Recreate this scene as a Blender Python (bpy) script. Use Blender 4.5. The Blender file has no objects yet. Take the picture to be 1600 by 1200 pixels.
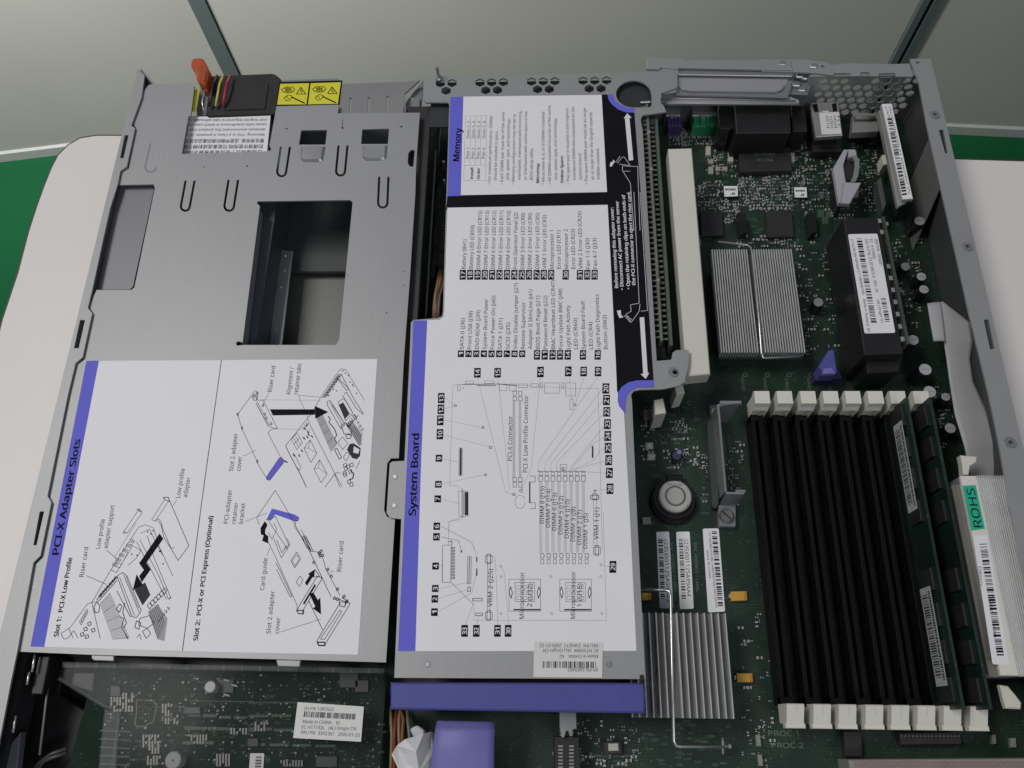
import bpy, math, random
from mathutils import Vector, Matrix
from mathutils.geometry import tessellate_polygon
random.seed(7)
S = 0.001                                   # everything below is written in millimetres
scene = bpy.context.scene
COL = scene.collection

# ------------------------------------------------------------------ camera
F = 1290.0                                  # focal length in photo pixels (1600 wide)
def nrm(v): l = math.sqrt(sum(a*a for a in v)); return [a/l for a in v]
def dot(a, b): return sum(p*q for p, q in zip(a, b))
U = nrm([1, 0, .036]); V = nrm([.0141, .9219, -.3874])
k = dot(U, V); V = nrm([V[i]-k*U[i] for i in range(3)])
W = [U[1]*V[2]-U[2]*V[1], U[2]*V[0]-U[0]*V[2], U[0]*V[1]-U[1]*V[0]]
CAM = [390*U[2], 390*V[2], 390*W[2]]
cd = bpy.data.cameras.new('camera'); cam = bpy.data.objects.new('camera', cd); COL.objects.link(cam)
cd.sensor_width = 36; cd.lens = 36*F/1600; cd.clip_start = .005; cd.clip_end = 30
cam.matrix_world = Matrix(((U[0], U[1], U[2], CAM[0]*S), (V[0], V[1], V[2], CAM[1]*S), (W[0], W[1], W[2], CAM[2]*S), (0, 0, 0, 1)))
scene.camera = cam

# ------------------------------------------------------------------ light
world = bpy.data.worlds.new('World'); scene.world = world; world.use_nodes = True
bg = world.node_tree.nodes['Background']; bg.inputs[0].default_value = (.80, .87, 1, 1); bg.inputs[1].default_value = .16
def area(name, loc, target, size, sizey, power, col):
    l = bpy.data.lights.new(name, 'AREA'); l.shape = 'RECTANGLE'; l.size = size; l.size_y = sizey; l.energy = power; l.color = col
    o = bpy.data.objects.new(name, l); COL.objects.link(o); o.location = loc
    o.rotation_euler = (Vector(target)-Vector(loc)).to_track_quat('-Z', 'Y').to_euler(); return o
area('ceiling_light_rear', (-1.0, .3, 1.8), (0, .05, 0), 1.0, .5, 22.5, (1, .975, .95))
area('ceiling_light_front', (.75, -1.3, 1.9), (.1, 0, 0), 1.2, .5, 9.0, (.96, .975, 1))
area('added_wall_fill', (-.86, .26, .55), (-.86, 1.2, .55), .5, .12, 76, (1, .985, .95))  # unseen lamp, added to brighten the left of the partition
scene.view_settings.view_transform = 'Standard'; scene.view_settings.look = 'None'
scene.view_settings.exposure = 0; scene.view_settings.gamma = 1; scene.view_settings.use_curve_mapping = False

# ------------------------------------------------------------------ maths helpers
def P(px, py, z=0.0):
    a = ((px-800)/F, (600-py)/F, -1.0); d = (dot(U, a), dot(V, a), dot(W, a)); t = (z-CAM[2])/d[2]
    return (CAM[0]+d[0]*t, CAM[1]+d[1]*t)
def PP(pts, z=0.0): return [P(a, b, z) for a, b in pts]
def area2(p): return sum(p[i][0]*p[(i+1) % len(p)][1]-p[(i+1) % len(p)][0]*p[i][1] for i in range(len(p)))
def ccw(p): return list(p) if area2(p) > 0 else list(p)[::-1]
def circ(cx, cy, r, n=24, ry=None, a0=0): ry = ry or r; return [(cx+r*math.cos(a0+2*math.pi*i/n), cy+ry*math.sin(a0+2*math.pi*i/n)) for i in range(n)]
def zz(f, ox, oy): return lambda pts: [(ox+a/f, oy+b/f) for a, b in pts]
def shrink(p, b):
    p = ccw(p); n = len(p); out = []
    for i in range(n):
        a, c, d = p[i-1], p[i], p[(i+1) % n]
        e1 = Vector((c[0]-a[0], c[1]-a[1])).normalized(); e2 = Vector((d[0]-c[0], d[1]-c[1])).normalized()
        n1 = Vector((-e1.y, e1.x)); n2 = Vector((-e2.y, e2.x)); m = (n1+n2); l = m.length_squared
        if l < 1e-6: out.append(c); continue
        m = m*(2*b/l); out.append((c[0]+m.x, c[1]+m.y))
    return out
def rounded(p, r, n=4):
    p = ccw(p); out = []; N = len(p)
    for i in range(N):
        a, c, d = Vector(p[i-1]), Vector(p[i]), Vector(p[(i+1) % N])
        rr = min(r, (a-c).length*.45, (d-c).length*.45); s = c+(a-c).normalized()*rr; e = c+(d-c).normalized()*rr
        for j in range(n+1):
            t = j/n; q = s*(1-t)**2+c*2*t*(1-t)+e*t*t; out.append((q.x, q.y))
    return out

# ------------------------------------------------------------------ materials
MATS = {}
def mat(name, col, rough=.5, metal=0.0, noise=.06, nscale=60, bump=0, bscale=400, spec=.5, trans=0, alpha=1, extra=None):
    if name in MATS: return MATS[name]
    m = bpy.data.materials.new(name); m.use_nodes = True; nt = m.node_tree; b = nt.nodes['Principled BSDF']
    b.inputs['Roughness'].default_value = rough; b.inputs['Metallic'].default_value = metal
    b.inputs['Specular IOR Level'].default_value = spec
    b.inputs['Transmission Weight'].default_value = trans; b.inputs['Alpha'].default_value = alpha
    tc = nt.nodes.new('ShaderNodeTexCoord'); nz = nt.nodes.new('ShaderNodeTexNoise'); nz.inputs['Scale'].default_value = nscale; nz.inputs['Detail'].default_value = 4
    nt.links.new(tc.outputs['Object'], nz.inputs['Vector'])
    r = nt.nodes.new('ShaderNodeMix'); r.data_type = 'RGBA'
    r.inputs['A'].default_value = [max(0, c*(1-noise*2)) for c in col]+[1]; r.inputs['B'].default_value = [min(1, c*(1+noise*2)) for c in col]+[1]
    nt.links.new(nz.outputs['Fac'], r.inputs['Factor']); out = r.outputs['Result']
    if extra: out = extra(nt, tc, out)
    nt.links.new(out, b.inputs['Base Color'])
    rr = nt.nodes.new('ShaderNodeMapRange'); rr.inputs['To Min'].default_value = max(.02, rough-.08); rr.inputs['To Max'].default_value = min(1, rough+.08)
    nt.links.new(nz.outputs['Fac'], rr.inputs['Value']); nt.links.new(rr.outputs['Result'], b.inputs['Roughness'])
    if bump:
        n2 = nt.nodes.new('ShaderNodeTexNoise'); n2.inputs['Scale'].default_value = bscale; n2.inputs['Detail'].default_value = 3
        bp = nt.nodes.new('ShaderNodeBump'); bp.inputs['Strength'].default_value = bump; bp.inputs['Distance'].default_value = .0004
        nt.links.new(tc.outputs['Object'], n2.inputs['Vector']); nt.links.new(n2.outputs['Fac'], bp.inputs['Height']); nt.links.new(bp.outputs['Normal'], b.inputs['Normal'])
    MATS[name] = m; return m
def pcb_extra(tint, amount):
    def f(nt, tc, col):      # copper traces under the solder mask, and a scatter of plated holes
        w = nt.nodes.new('ShaderNodeTexBrick'); w.inputs['Scale'].default_value = 170; w.inputs['Mortar Size'].default_value = .035; w.offset_frequency = 3; w.squash = .6; w.squash_frequency = 4
        w.inputs['Color1'].default_value = (0, 0, 0, 1); w.inputs['Color2'].default_value = (.45, .45, .45, 1); w.inputs['Mortar'].default_value = (1, 1, 1, 1)
        nt.links.new(tc.outputs['Object'], w.inputs['Vector'])
        n = nt.nodes.new('ShaderNodeTexNoise'); n.inputs['Scale'].default_value = 55; nt.links.new(tc.outputs['Object'], n.inputs['Vector'])
        mr = nt.nodes.new('ShaderNodeMapRange'); mr.inputs['From Min'].default_value = .45; mr.inputs['From Max'].default_value = .6
        nt.links.new(n.outputs['Fac'], mr.inputs['Value'])
        mm = nt.nodes.new('ShaderNodeMath'); mm.operation = 'MULTIPLY'; nt.links.new(w.outputs['Color'], mm.inputs[0]); nt.links.new(mr.outputs['Result'], mm.inputs[1])
        m2 = nt.nodes.new('ShaderNodeMath'); m2.operation = 'MULTIPLY'; nt.links.new(mm.outputs[0], m2.inputs[0]); m2.inputs[1].default_value = amount
        x = nt.nodes.new('ShaderNodeMix'); x.data_type = 'RGBA'; x.inputs['B'].default_value = tint
        nt.links.new(m2.outputs[0], x.inputs['Factor']); nt.links.new(col, x.inputs['A'])
        v = nt.nodes.new('ShaderNodeTexVoronoi'); v.inputs['Scale'].default_value = 330; nt.links.new(tc.outputs['Object'], v.inputs['Vector'])
        c = nt.nodes.new('ShaderNodeMath'); c.operation = 'LESS_THAN'; c.inputs[1].default_value = .14; nt.links.new(v.outputs['Distance'], c.inputs[0])
        c2 = nt.nodes.new('ShaderNodeMath'); c2.operation = 'MULTIPLY'; c2.inputs[1].default_value = .55; nt.links.new(c.outputs[0], c2.inputs[0])
        y = nt.nodes.new('ShaderNodeMix'); y.data_type = 'RGBA'; y.inputs['B'].default_value = (tint[0]*2.2, tint[1]*2, tint[2]*2, 1)
        nt.links.new(c2.outputs[0], y.inputs['Factor']); nt.links.new(x.outputs['Result'], y.inputs['A'])
        return y.outputs['Result']
    return f
STEEL = mat('zinc_steel', (.36, .363, .368), .48, .3, .06, 9, .05, 900)
STEEL2 = mat('brushed_steel', (.42, .42, .44), .33, .75, .08, 25, .05, 700)
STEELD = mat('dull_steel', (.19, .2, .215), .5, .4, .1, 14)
PAN = mat('chassis_pan_steel', (.135, .14, .13), .42, .6, .12, 12, .05, 500)
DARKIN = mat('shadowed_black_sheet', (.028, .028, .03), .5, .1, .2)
PAPER = mat('label_paper', (.755, .753, .78), .5, 0, .015, 22, .03, 120, spec=.3)
PAPER2 = mat('sticker_paper', (.64, .64, .62), .55, 0, .02, 60)
PAPERG = mat('plain_sticker', (.74, .74, .76), .5, 0, .02, 60)
PURP = mat('label_violet', (.135, .135, .62), .6, 0, .02, 30, spec=.15)
PURPP = mat('violet_plastic', (.075, .078, .29), .5, 0, .05, 60, .06, 1500, spec=.3)
PURPC = mat('violet_film', (.165, .155, .42), .55, 0, .08, 25)
INK = mat('black_ink', (.006, .006, .009), .7, 0, .1, spec=.12)
INKG = mat('grey_ink', (.045, .045, .05), .7, 0, .1, spec=.12)
INKL = mat('light_grey_ink', (.28, .28, .30), .5, 0, .1)
WINK = mat('white_ink', (.7, .7, .72), .5, 0, .02)
SILK = mat('board_silkscreen', (.30, .36, .33), .6, 0, .1)
SILKD = mat('faded_silkscreen', (.12, .17, .14), .6, 0, .1)
def steel_extra(nt, tc, col):
    mp = nt.nodes.new('ShaderNodeMapping'); mp.inputs['Scale'].default_value = (1.0, .06, 1.0); nt.links.new(tc.outputs['Object'], mp.inputs['Vector'])
    n = nt.nodes.new('ShaderNodeTexNoise'); n.inputs['Scale'].default_value = 900; n.inputs['Detail'].default_value = 5; nt.links.new(mp.outputs['Vector'], n.inputs['Vector'])
    m2 = nt.nodes.new('ShaderNodeMapping'); m2.inputs['Rotation'].default_value = (0, 0, .7); m2.inputs['Scale'].default_value = (1.0, .03, 1.0); nt.links.new(tc.outputs['Object'], m2.inputs['Vector'])
    n2 = nt.nodes.new('ShaderNodeTexNoise'); n2.inputs['Scale'].default_value = 420; nt.links.new(m2.outputs['Vector'], n2.inputs['Vector'])
    r2 = nt.nodes.new('ShaderNodeMapRange'); r2.inputs['From Min'].default_value = .74; r2.inputs['From Max'].default_value = .78; r2.inputs['To Max'].default_value = .12; nt.links.new(n2.outputs['Fac'], r2.inputs['Value'])
    r = nt.nodes.new('ShaderNodeMapRange'); r.inputs['From Min'].default_value = .3; r.inputs['From Max'].default_value = .7; r.inputs['To Min'].default_value = .975; r.inputs['To Max'].default_value = 1.02; nt.links.new(n.outputs['Fac'], r.inputs['Value'])
    a = nt.nodes.new('ShaderNodeVectorMath'); a.operation = 'SCALE'; nt.links.new(col, a.inputs[0]); nt.links.new(r.outputs['Result'], a.inputs['Scale'])
    x = nt.nodes.new('ShaderNodeMix'); x.data_type = 'RGBA'; x.inputs['B'].default_value = (.52, .52, .53, 1); nt.links.new(r2.outputs['Result'], x.inputs['Factor']); nt.links.new(a.outputs['Vector'], x.inputs['A'])
    return x.outputs['Result']
STEEL = None; MATS.pop('zinc_steel')
STEEL = mat('zinc_steel', (.315, .318, .323), .48, .3, .05, 9, .05, 900, extra=steel_extra)
PCB = mat('green_board', (.0085, .023, .0135), .4, 0, .25, 18, .03, 900, extra=pcb_extra((.03, .065, .042, 1), .55))
PCB2 = mat('grey_green_board', (.012, .024, .017), .85, 0, .25, 18, .0, 900, spec=.15, extra=pcb_extra((.035, .06, .045, 1), .4))
PCB3 = mat('module_board', (.008, .020, .015), .38, 0, .25, 40, .05, 900, extra=pcb_extra((.02, .05, .038, 1), .4))
BLK = mat('black_plastic', (.009, .009, .010), .5, 0, .2, 80, .08, 1200)
BLK2 = mat('chip_epoxy', (.02, .02, .021), .55, 0, .15, 200, .1, 2500)
BLKG = mat('gloss_black', (.01, .01, .011), .2, 0, .2)
CREAM = mat('ivory_plastic', (.60, .585, .52), .45, 0, .03, 50, .04, 900)
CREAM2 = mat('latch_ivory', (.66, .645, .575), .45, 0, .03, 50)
SILV = mat('tinned_metal', (.62, .62, .60), .28, .85, .1)
ALU = mat('aluminium_fin', (.66, .66, .65), .36, .55, .06, 120, .05, 900)
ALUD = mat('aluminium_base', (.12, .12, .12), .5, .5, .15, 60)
GOLD = mat('yellow_tantalum', (.55, .30, .045), .45, 0, .06)
YEL = mat('warning_yellow', (.66, .62, .03), .45, 0, .03)
ORG = mat('orange_plastic', (.44, .065, .015), .45, 0, .08)
GRNS = mat('green_sticker', (.02, .40, .25), .45, 0, .04)
TEAL = mat('green_jack', (.015, .26, .12), .4, 0, .1)
PJACK = mat('purple_jack', (.06, .04, .16), .4, 0, .1)
DESKW = mat('desk_laminate', (.70, .665, .64), .42, 0, .015, 9, .02, 300)
DESKE = mat('desk_edge_band', (.05, .035, .028), .5)
PANEL = mat('partition_fabric', (.32, .32, .295), .85, 0, .03, 5, .25, 700)
PANELE = mat('partition_trim', (.40, .41, .40), .5, .2, .03)
POST = mat('partition_post', (.095, .115, .12), .5, .2, .03)
FLOORM = mat('green_floor', (.0035, .07, .024), .8, 0, .12, 6, .05, 80, spec=.15)
CABLEW = mat('pale_flat_cable', (.36, .36, .37), .55, 0, .04, 40)
CLOTH = mat('white_film', (.62, .62, .63), .5, 0, .04, 60)
BROWN = mat('brown_wire', (.16, .10, .055), .45, 0, .3, 200)
REDW = mat('red_wire', (.40, .02, .03), .4); YELW = mat('yellow_wire', (.50, .46, .08), .4); BLKW = mat('black_wire', (.015, .015, .015), .4); ORGW = mat('orange_wire', (.42, .16, .04), .4)
SMOKE = mat('smoky_clear_plastic', (.07, .08, .078), .12, 0, .1, 20, alpha=.07, spec=.3)
SMOKE2 = mat('edge_clear_plastic', (.30, .32, .32), .3, 0, .1, 20, alpha=.14, spec=.2)

# ------------------------------------------------------------------ mesh builder
ORG_AT = {}                                 # object name -> world origin in mm
FONTCACHE = {}
FONT = None                                 # the sans serif that ships with Blender; the built-in font otherwise
try:
    import os
    _p = os.path.join(bpy.utils.resource_path('LOCAL'), 'datafiles', 'fonts', 'NotoSansHebrew-Regular.woff2')
    if os.path.exists(_p): FONT = bpy.data.fonts.load(_p)
except Exception: FONT = None
def glyphs(s, bold):
    key = (s, bold)
    if key not in FONTCACHE:
        c = bpy.data.curves.new('t', 'FONT'); c.body = s; c.size = 1; c.resolution_u = 2
        if FONT and max(map(ord, s)) < 0x2E80: c.font = FONT
        o = bpy.data.objects.new('t', c); me = bpy.data.meshes.new_from_object(o)
        vs = [(v.co.x, v.co.y, 0.0) for v in me.vertices]; fs = [tuple(p.vertices) for p in me.polygons]
        if bold:
            v0, f0 = list(vs), list(fs)
            for k_ in (1, 2, 3):
                o_ = len(vs); ox, oy = ((.03, 0), (-.03, 0), (0, .02))[k_-1]; vs += [(a+ox, b+oy, .008*k_) for a, b, c_ in v0]; fs += [tuple(i+o_ for i in f) for f in f0]
        bpy.data.objects.remove(o); bpy.data.curves.remove(c); bpy.data.meshes.remove(me)
        x0 = min([v[0] for v in vs] or [0]); x1 = max([v[0] for v in vs] or [1])
        FONTCACHE[key] = ([(a-x0, b, z_) for a, b, z_ in vs], fs, x1-x0)
    return FONTCACHE[key]
CAP = max(v[1] for v in glyphs('H', False)[0])
class MB:
    def __init__(s):
        s.v = []; s.f = []; s.mi = []; s.mats = []; s.cur = 0
    def m(s, mt):
        if mt not in s.mats: s.mats.append(mt)
        s.cur = s.mats.index(mt); return s
    def add(s, vs, fs):
        o = len(s.v); s.v += [tuple(q) for q in vs]; s.f += [tuple(i+o for i in f) for f in fs]; s.mi += [s.cur]*len(fs)
    def prism(s, poly, z1, z0, holes=(), cham=0.0):
        """extruded outline (world xy) from z0 up to z1, with holes"""
        poly = ccw(poly)
        if cham and not holes:
            n = len(poly); q = shrink(poly, cham)
            vs = [(x, y, z0) for x, y in poly]+[(x, y, z1-cham) for x, y in poly]+[(x, y, z1) for x, y in q]
            fs = [tuple(range(n))[::-1]]+[(i, (i+1) % n, n+(i+1) % n, n+i) for i in range(n)]+[(n+i, n+(i+1) % n, 2*n+(i+1) % n, 2*n+i) for i in range(n)]
            tri = tessellate_polygon([[Vector((x, y, 0)) for x, y in q]])
            s.add(vs, fs); o = len(s.v)-len(vs)
            for t in tri:
                a = [q[i] for i in t]; t = t if area2(a) > 0 else t[::-1]
                s.f.append(tuple(2*n+i+o for i in t)); s.mi.append(s.cur)
            return
        loops = [poly]+[ccw(h)[::-1] for h in holes]; flat = [p for l in loops for p in l]; N = len(flat)
        tri = tessellate_polygon([[Vector((x, y, 0)) for x, y in l] for l in loops])
        fs = []
        for t in tri:
            a = [flat[i] for i in t]; t = tuple(t) if area2(a) > 0 else tuple(t)[::-1]
            fs.append(t); fs.append(tuple(i+N for i in t[::-1]))
        b = 0
        for l in loops:
            n = len(l)
            for i in range(n):
                j = (i+1) % n; fs.append((b+j, b+i, b+i+N, b+j+N))
            b += n
        s.add([(x, y, z1) for x, y in flat]+[(x, y, z0) for x, y in flat], fs)
    def sheet(s, poly, z):
        poly = ccw(poly); tri = tessellate_polygon([[Vector((x, y, 0)) for x, y in poly]])
        s.add([(x, y, z) for x, y in poly], [tuple(t) if area2([poly[i] for i in t]) > 0 else tuple(t)[::-1] for t in tri])
    def box(s, x0, x1, y0, y1, z0, z1, c=0.0): s.prism([(x0, y0), (x1, y0), (x1, y1), (x0, y1)], z1, z0, cham=c)
    def quad3(s, pts): s.add(pts, [tuple(range(len(pts)))])
    def slab3(s, pts, off):
        """flat polygon in 3d given thickness vector"""
        n = len(pts); q = [tuple(a+b for a, b in zip(p, off)) for p in pts]
        s.add(list(pts)+q, [tuple(range(n)), tuple(range(2*n-1, n-1, -1))]+[(i, i+n, (i+1) % n+n, (i+1) % n) for i in range(n)])
    def cyl(s, x, y, r, z0, z1, n=20, cham=0.0, r2=None):
        s.prism(circ(x, y, r, n), z1, z0, cham=cham)
    def ring(s, x, y, r, r2, z0, z1, n=24): s.prism(circ(x, y, r, n), z1, z0, holes=[circ(x, y, r2, n)])
    def tube(s, pts, r, n=8):
        pts = [Vector(p) for p in pts]; rings = []
        for i, p in enumerate(pts):
            d = (pts[min(i+1, len(pts)-1)]-pts[max(i-1, 0)]).normalized()
            a = d.cross(Vector((0, 0, 1))); a = a.normalized() if a.length > 1e-3 else Vector((1, 0, 0)); b = d.cross(a).normalized()
            rings.append([tuple(p+a*r*math.cos(2*math.pi*k/n)+b*r*math.sin(2*math.pi*k/n)) for k in range(n)])
        vs = [v for q in rings for v in q]
        fs = [(i*n+k, i*n+(k+1) % n, (i+1)*n+(k+1) % n, (i+1)*n+k) for i in range(len(pts)-1) for k in range(n)]
        fs += [tuple(range(n))[::-1], tuple(range((len(pts)-1)*n, len(pts)*n))]
        s.add(vs, fs)
    # ---- printed marks; pixel input lies on the plane z
    def line(s, px, z, w=.18, closed=False):
        pts = PP(px, z); pts = pts+[pts[0]] if closed else pts
        for a, b in zip(pts, pts[1:]):
            dx, dy = b[0]-a[0], b[1]-a[1]; l = math.hypot(dx, dy)
            if l < 1e-4: continue
            nx, ny = -dy/l*w/2, dx/l*w/2; s.add([(a[0]+nx, a[1]+ny, z), (a[0]-nx, a[1]-ny, z), (b[0]-nx, b[1]-ny, z), (b[0]+nx, b[1]+ny, z)], [(0, 1, 2, 3)])
    def fill(s, px, z): s.sheet(PP(px, z), z)
    def hatch(s, q, n1, n2, z, w=.14):
        L = lambda a, b, t: (a[0]+(b[0]-a[0])*t, a[1]+(b[1]-a[1])*t)
        for i in range(n1): t = i/max(1, n1-1); s.line([L(q[0], q[3], t), L(q[1], q[2], t)], z, w)
        for i in range(n2): t = i/max(1, n2-1); s.line([L(q[0], q[1], t), L(q[3], q[2], t)], z, w)
    def text(s, st, p0, p1, h, z, bold=False, world=False):
        """baseline from photo pixel p0 to p1 on plane z, capital height h pixels"""
        a = Vector(P(*p0, z)); b = Vector(P(*p1, z)); d = b-a; L = d.length; d.normalize(); up = Vector((-d.y, d.x))
        mm = (Vector(P(p0[0]+1, p0[1], z))-a).length*h/CAP
        vs, fs, w = glyphs(st, bold); k = L/w
        out = [(a+d*(x*k)+up*(y*mm), dz_) for x, y, dz_ in vs]; s.add([(q.x, q.y, z+dz_) for q, dz_ in out], fs)
    def text_up(s, st, px, y0, y1, h, z, bold=False):
        a = P(px, y0, z); b = P(px, y1, z)
        # same world x at the far end
        lo = px; n = px
        for _ in range(6): n += (a[0]-P(n, y1, z)[0])/max(.05, (P(n+1, y1, z)[0]-P(n, y1, z)[0]))
        s.text(st, (px, y0), (n, y1), h, z, bold)
    def textw(s, st, a, b, h, z, bold=False):
        a = Vector(a); b = Vector(b); d = b-a; L = d.length; d.normalize(); up = Vector((-d.y, d.x)); vs, fs, w = glyphs(st, bold); k = L/w
        out = [(a+d*(x*k)+up*(y*h/CAP), dz_) for x, y, dz_ in vs]; s.add([(q.x, q.y, z+dz_) for q, dz_ in out], fs)
    def barcode(s, q, z, n=46, seed=1):
        """q: four photo pixels; bars are stacked from q0->q1 and run from q0->q3"""
        rnd = random.Random(seed); L = lambda a, b, t: (a[0]+(b[0]-a[0])*t, a[1]+(b[1]-a[1])*t); t = 0; ws = [rnd.choice((1, 1, 2, 3)) for _ in range(2*n)]; T = sum(ws)
        for i, w_ in enumerate(ws):
            if i % 2 == 0: s.fill([L(q[0], q[1], t), L(q[0], q[1], t+w_/T), L(q[3], q[2], t+w_/T), L(q[3], q[2], t)], z)
            t += w_/T
    def build(s, name, material=None, parent=None, label=None, cat=None, group=None, kind=None, smooth=False, at=None):
        if material is not None and not s.mats: s.mats = [material]
        if parent is None:
            xs = [v[0] for v in s.v]; ys = [v[1] for v in s.v]; zs = [v[2] for v in s.v]
            o0 = at or ((min(xs)+max(xs))/2, (min(ys)+max(ys))/2, min(zs))
        else: o0 = ORG_AT[parent.name]
        me = bpy.data.meshes.new(name); me.from_pydata([tuple((v[i]-o0[i])*S for i in range(3)) for v in s.v], [], s.f)
        for mt in s.mats: me.materials.append(mt)
        me.polygons.foreach_set('material_index', s.mi)
        if smooth: me.polygons.foreach_set('use_smooth', [True]*len(me.polygons))
        me.update(); o = bpy.data.objects.new(name, me); COL.objects.link(o)
        if parent is None: o.location = [c*S for c in o0]
        else: o.parent = parent
        ORG_AT[o.name] = o0
        tag(o, label, cat, group, kind); return o
def tag(o, label=None, cat=None, group=None, kind=None):
    for k_, v_ in (('label', label), ('category', cat), ('group', group), ('kind', kind)):
        if v_: o[k_] = v_
def thing(name, loc, label, cat, group=None):
    o = bpy.data.objects.new(name, None); COL.objects.link(o); o.empty_display_size = .01; o.location = [c*S for c in loc]; ORG_AT[o.name] = tuple(loc)
    tag(o, label, cat, group); return o

# chassis reference frame (mm)
XL, XR = -217.5, 229.5        # outer faces of the side walls
ZB = -36.0                    # upper face of the system board
YR = 185.5                    # rear wall
YF = -215.0                   # where the chassis leaves the frame

# ================================================================== SETTING
mb = MB(); mb.sheet([(-3500, -2500), (3500, -2500), (3500, 3500), (-3500, 3500)], -760); mb.build('floor', FLOORM, kind='structure')
# partition panels behind the desk
seams = [P(-650, 330, -760), P(403, 201, -760), P(1347, 200, -760), P(2300, 245, -760)]
plabels = ['pale grey partition panel behind the desk, left of the grey seam by the orange lever', 'wide pale grey partition panel standing behind the server, between the two dark seams', 'grey partition panel in the dim light right of the double dark seam']
for i in range(3):
    a, b = Vector(seams[i]), Vector(seams[i+1]); d = (b-a).normalized(); n = Vector((-d.y, d.x)); g = 13
    a2, b2 = a+d*g, b-d*g; c = (a2+b2)/2
    t = thing('partition_panel', (c.x, c.y, -760), plabels[i], 'partition', 'partition panels standing behind the desk')
    m_ = MB(); m_.prism([tuple(a2), tuple(b2), tuple(b2+n*35), tuple(a2+n*35)], 78, -738, cham=3); m_.build('fabric_face', PANEL, t)
    m_ = MB(); m_.prism([tuple(a2-n*5), tuple(b2-n*5), tuple(b2+n*40), tuple(a2+n*40)], -739, -759.5, cham=2); m_.build('bottom_rail', PANELE, t)
    m_ = MB(); m_.prism([tuple(a2-n*3), tuple(b2-n*3), tuple(b2+n*38), tuple(a2+n*38)], 100, 79, cham=2); m_.build('top_rail', PANELE, t)
for i, lb in ((1, 'grey upright post between two partition panels, behind the orange lever'), (2, 'dark upright post with a black groove, behind the right rear corner of the server')):
    c = Vector(seams[i]); m_ = MB(); w_ = 12 if i == 1 else 12.5
    if i == 1: m_.box(c.x-w_, c.x+w_, c.y-4, c.y+36, -759, 104, 2); m_.mats = [POST]
    else:
        m_.m(POST).box(c.x-w_, c.x-3, c.y-7, c.y+34, -759, 104, 1); m_.box(c.x+3, c.x+w_, c.y-7, c.y+34, -759, 104, 1); m_.m(DARKIN).box(c.x-3, c.x+3, c.y+3, c.y+34, -759, 104)
    m_.build('partition_post', None, None, lb, 'post')
# desk
ct = [(-20, 580), (0, 500), (25, 425), (42, 360), (55, 320), (67, 287), (78, 260), (88, 241), (105, 224), (125, 213), (150, 209), (188, 209)]
dp = PP(ct, -44.5); yb = P(1545, 247, -44.5)
desk = dp+[P(1475, 245, -44.5), P(1640, 250, -44.5), (1100, P(1640, 250, -44.5)[1]-14), (1100, -700), (dp[0][0]-60, -700)]
t = thing('desk', (0, -250, -760), 'off-white laminate desk with rounded corner and thin dark edge, under the server', 'desk')
m_ = MB(); m_.prism(shrink(desk, 1.2), -44.5, -68, cham=.5); m_.build('desktop', DESKW, t)
m_ = MB(); m_.prism(desk, -45.3, -67.5, holes=[shrink(desk, 1.1)]); m_.build('edge_band', DESKE, t)
for lx, ly in ((-330, -600), (950, -600), (-150, 60), (950, 60)):
    m_ = MB(); m_.cyl(lx, ly, 22, -760, -68.2, 20); m_.build('leg', POST, t)

# ================================================================== CHASSIS
ch = thing('server_chassis', (0, 0, -44), 'open grey steel rack server case with slotted side rails and honeycomb rear wall', 'server case')
m_ = MB(); m_.box(XL+.3, XR-.3, YF-60, YR-.3, -44, -42.6); m_.build('base_pan', PAN, ch)
# left rail
outer = [(215, 107), (41, 857), (8, 1000), (-45, 1215)]
inner = [(226, 118), (221, 152), (205, 196), (211, 200), (198, 260), (188, 267), (184, 287), (172, 325), (161, 374), (144, 453), (137, 481), (144, 489), (129, 558), (118, 567), (106, 617), (74, 775), (80, 785), (63, 868), (52, 879), (27, 1017), (18, 1060), (-12, 1215)]
fl = PP(outer, 0); fl = [(XL, P(215, 107)[1]), (XL, P(-45, 1215)[1])]+PP(inner, 0)[::-1]
holes = [PP(h) for h in ([(195, 211), (201, 211), (193, 247), (187.5, 247)], [(125, 500), (133, 500), (123, 544), (115.5, 544)], [(62, 799), (69, 799), (57, 852), (52, 852)])]
m_ = MB(); m_.prism(fl, 0, -1.1, holes=holes); m_.box(XL, XL+1.1, YF-60, P(215, 107)[1], -43.9, -1.15); m_.build('left_rail', STEEL, ch)
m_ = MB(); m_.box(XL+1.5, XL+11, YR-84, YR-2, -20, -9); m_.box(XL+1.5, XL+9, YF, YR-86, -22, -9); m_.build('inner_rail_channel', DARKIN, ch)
a = P(216, 108); b = P(234, 131)
m_ = MB(); m_.slab3([(a[0]+1.2, a[1], 0), (b[0]+1, b[1]+1, -2), (b[0]-2, b[1]-9, -30), (a[0]+1.2, a[1]-6, -36)], (.8, .5, 0)); m_.build('rear_corner_lip', STEELD, ch)
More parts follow.
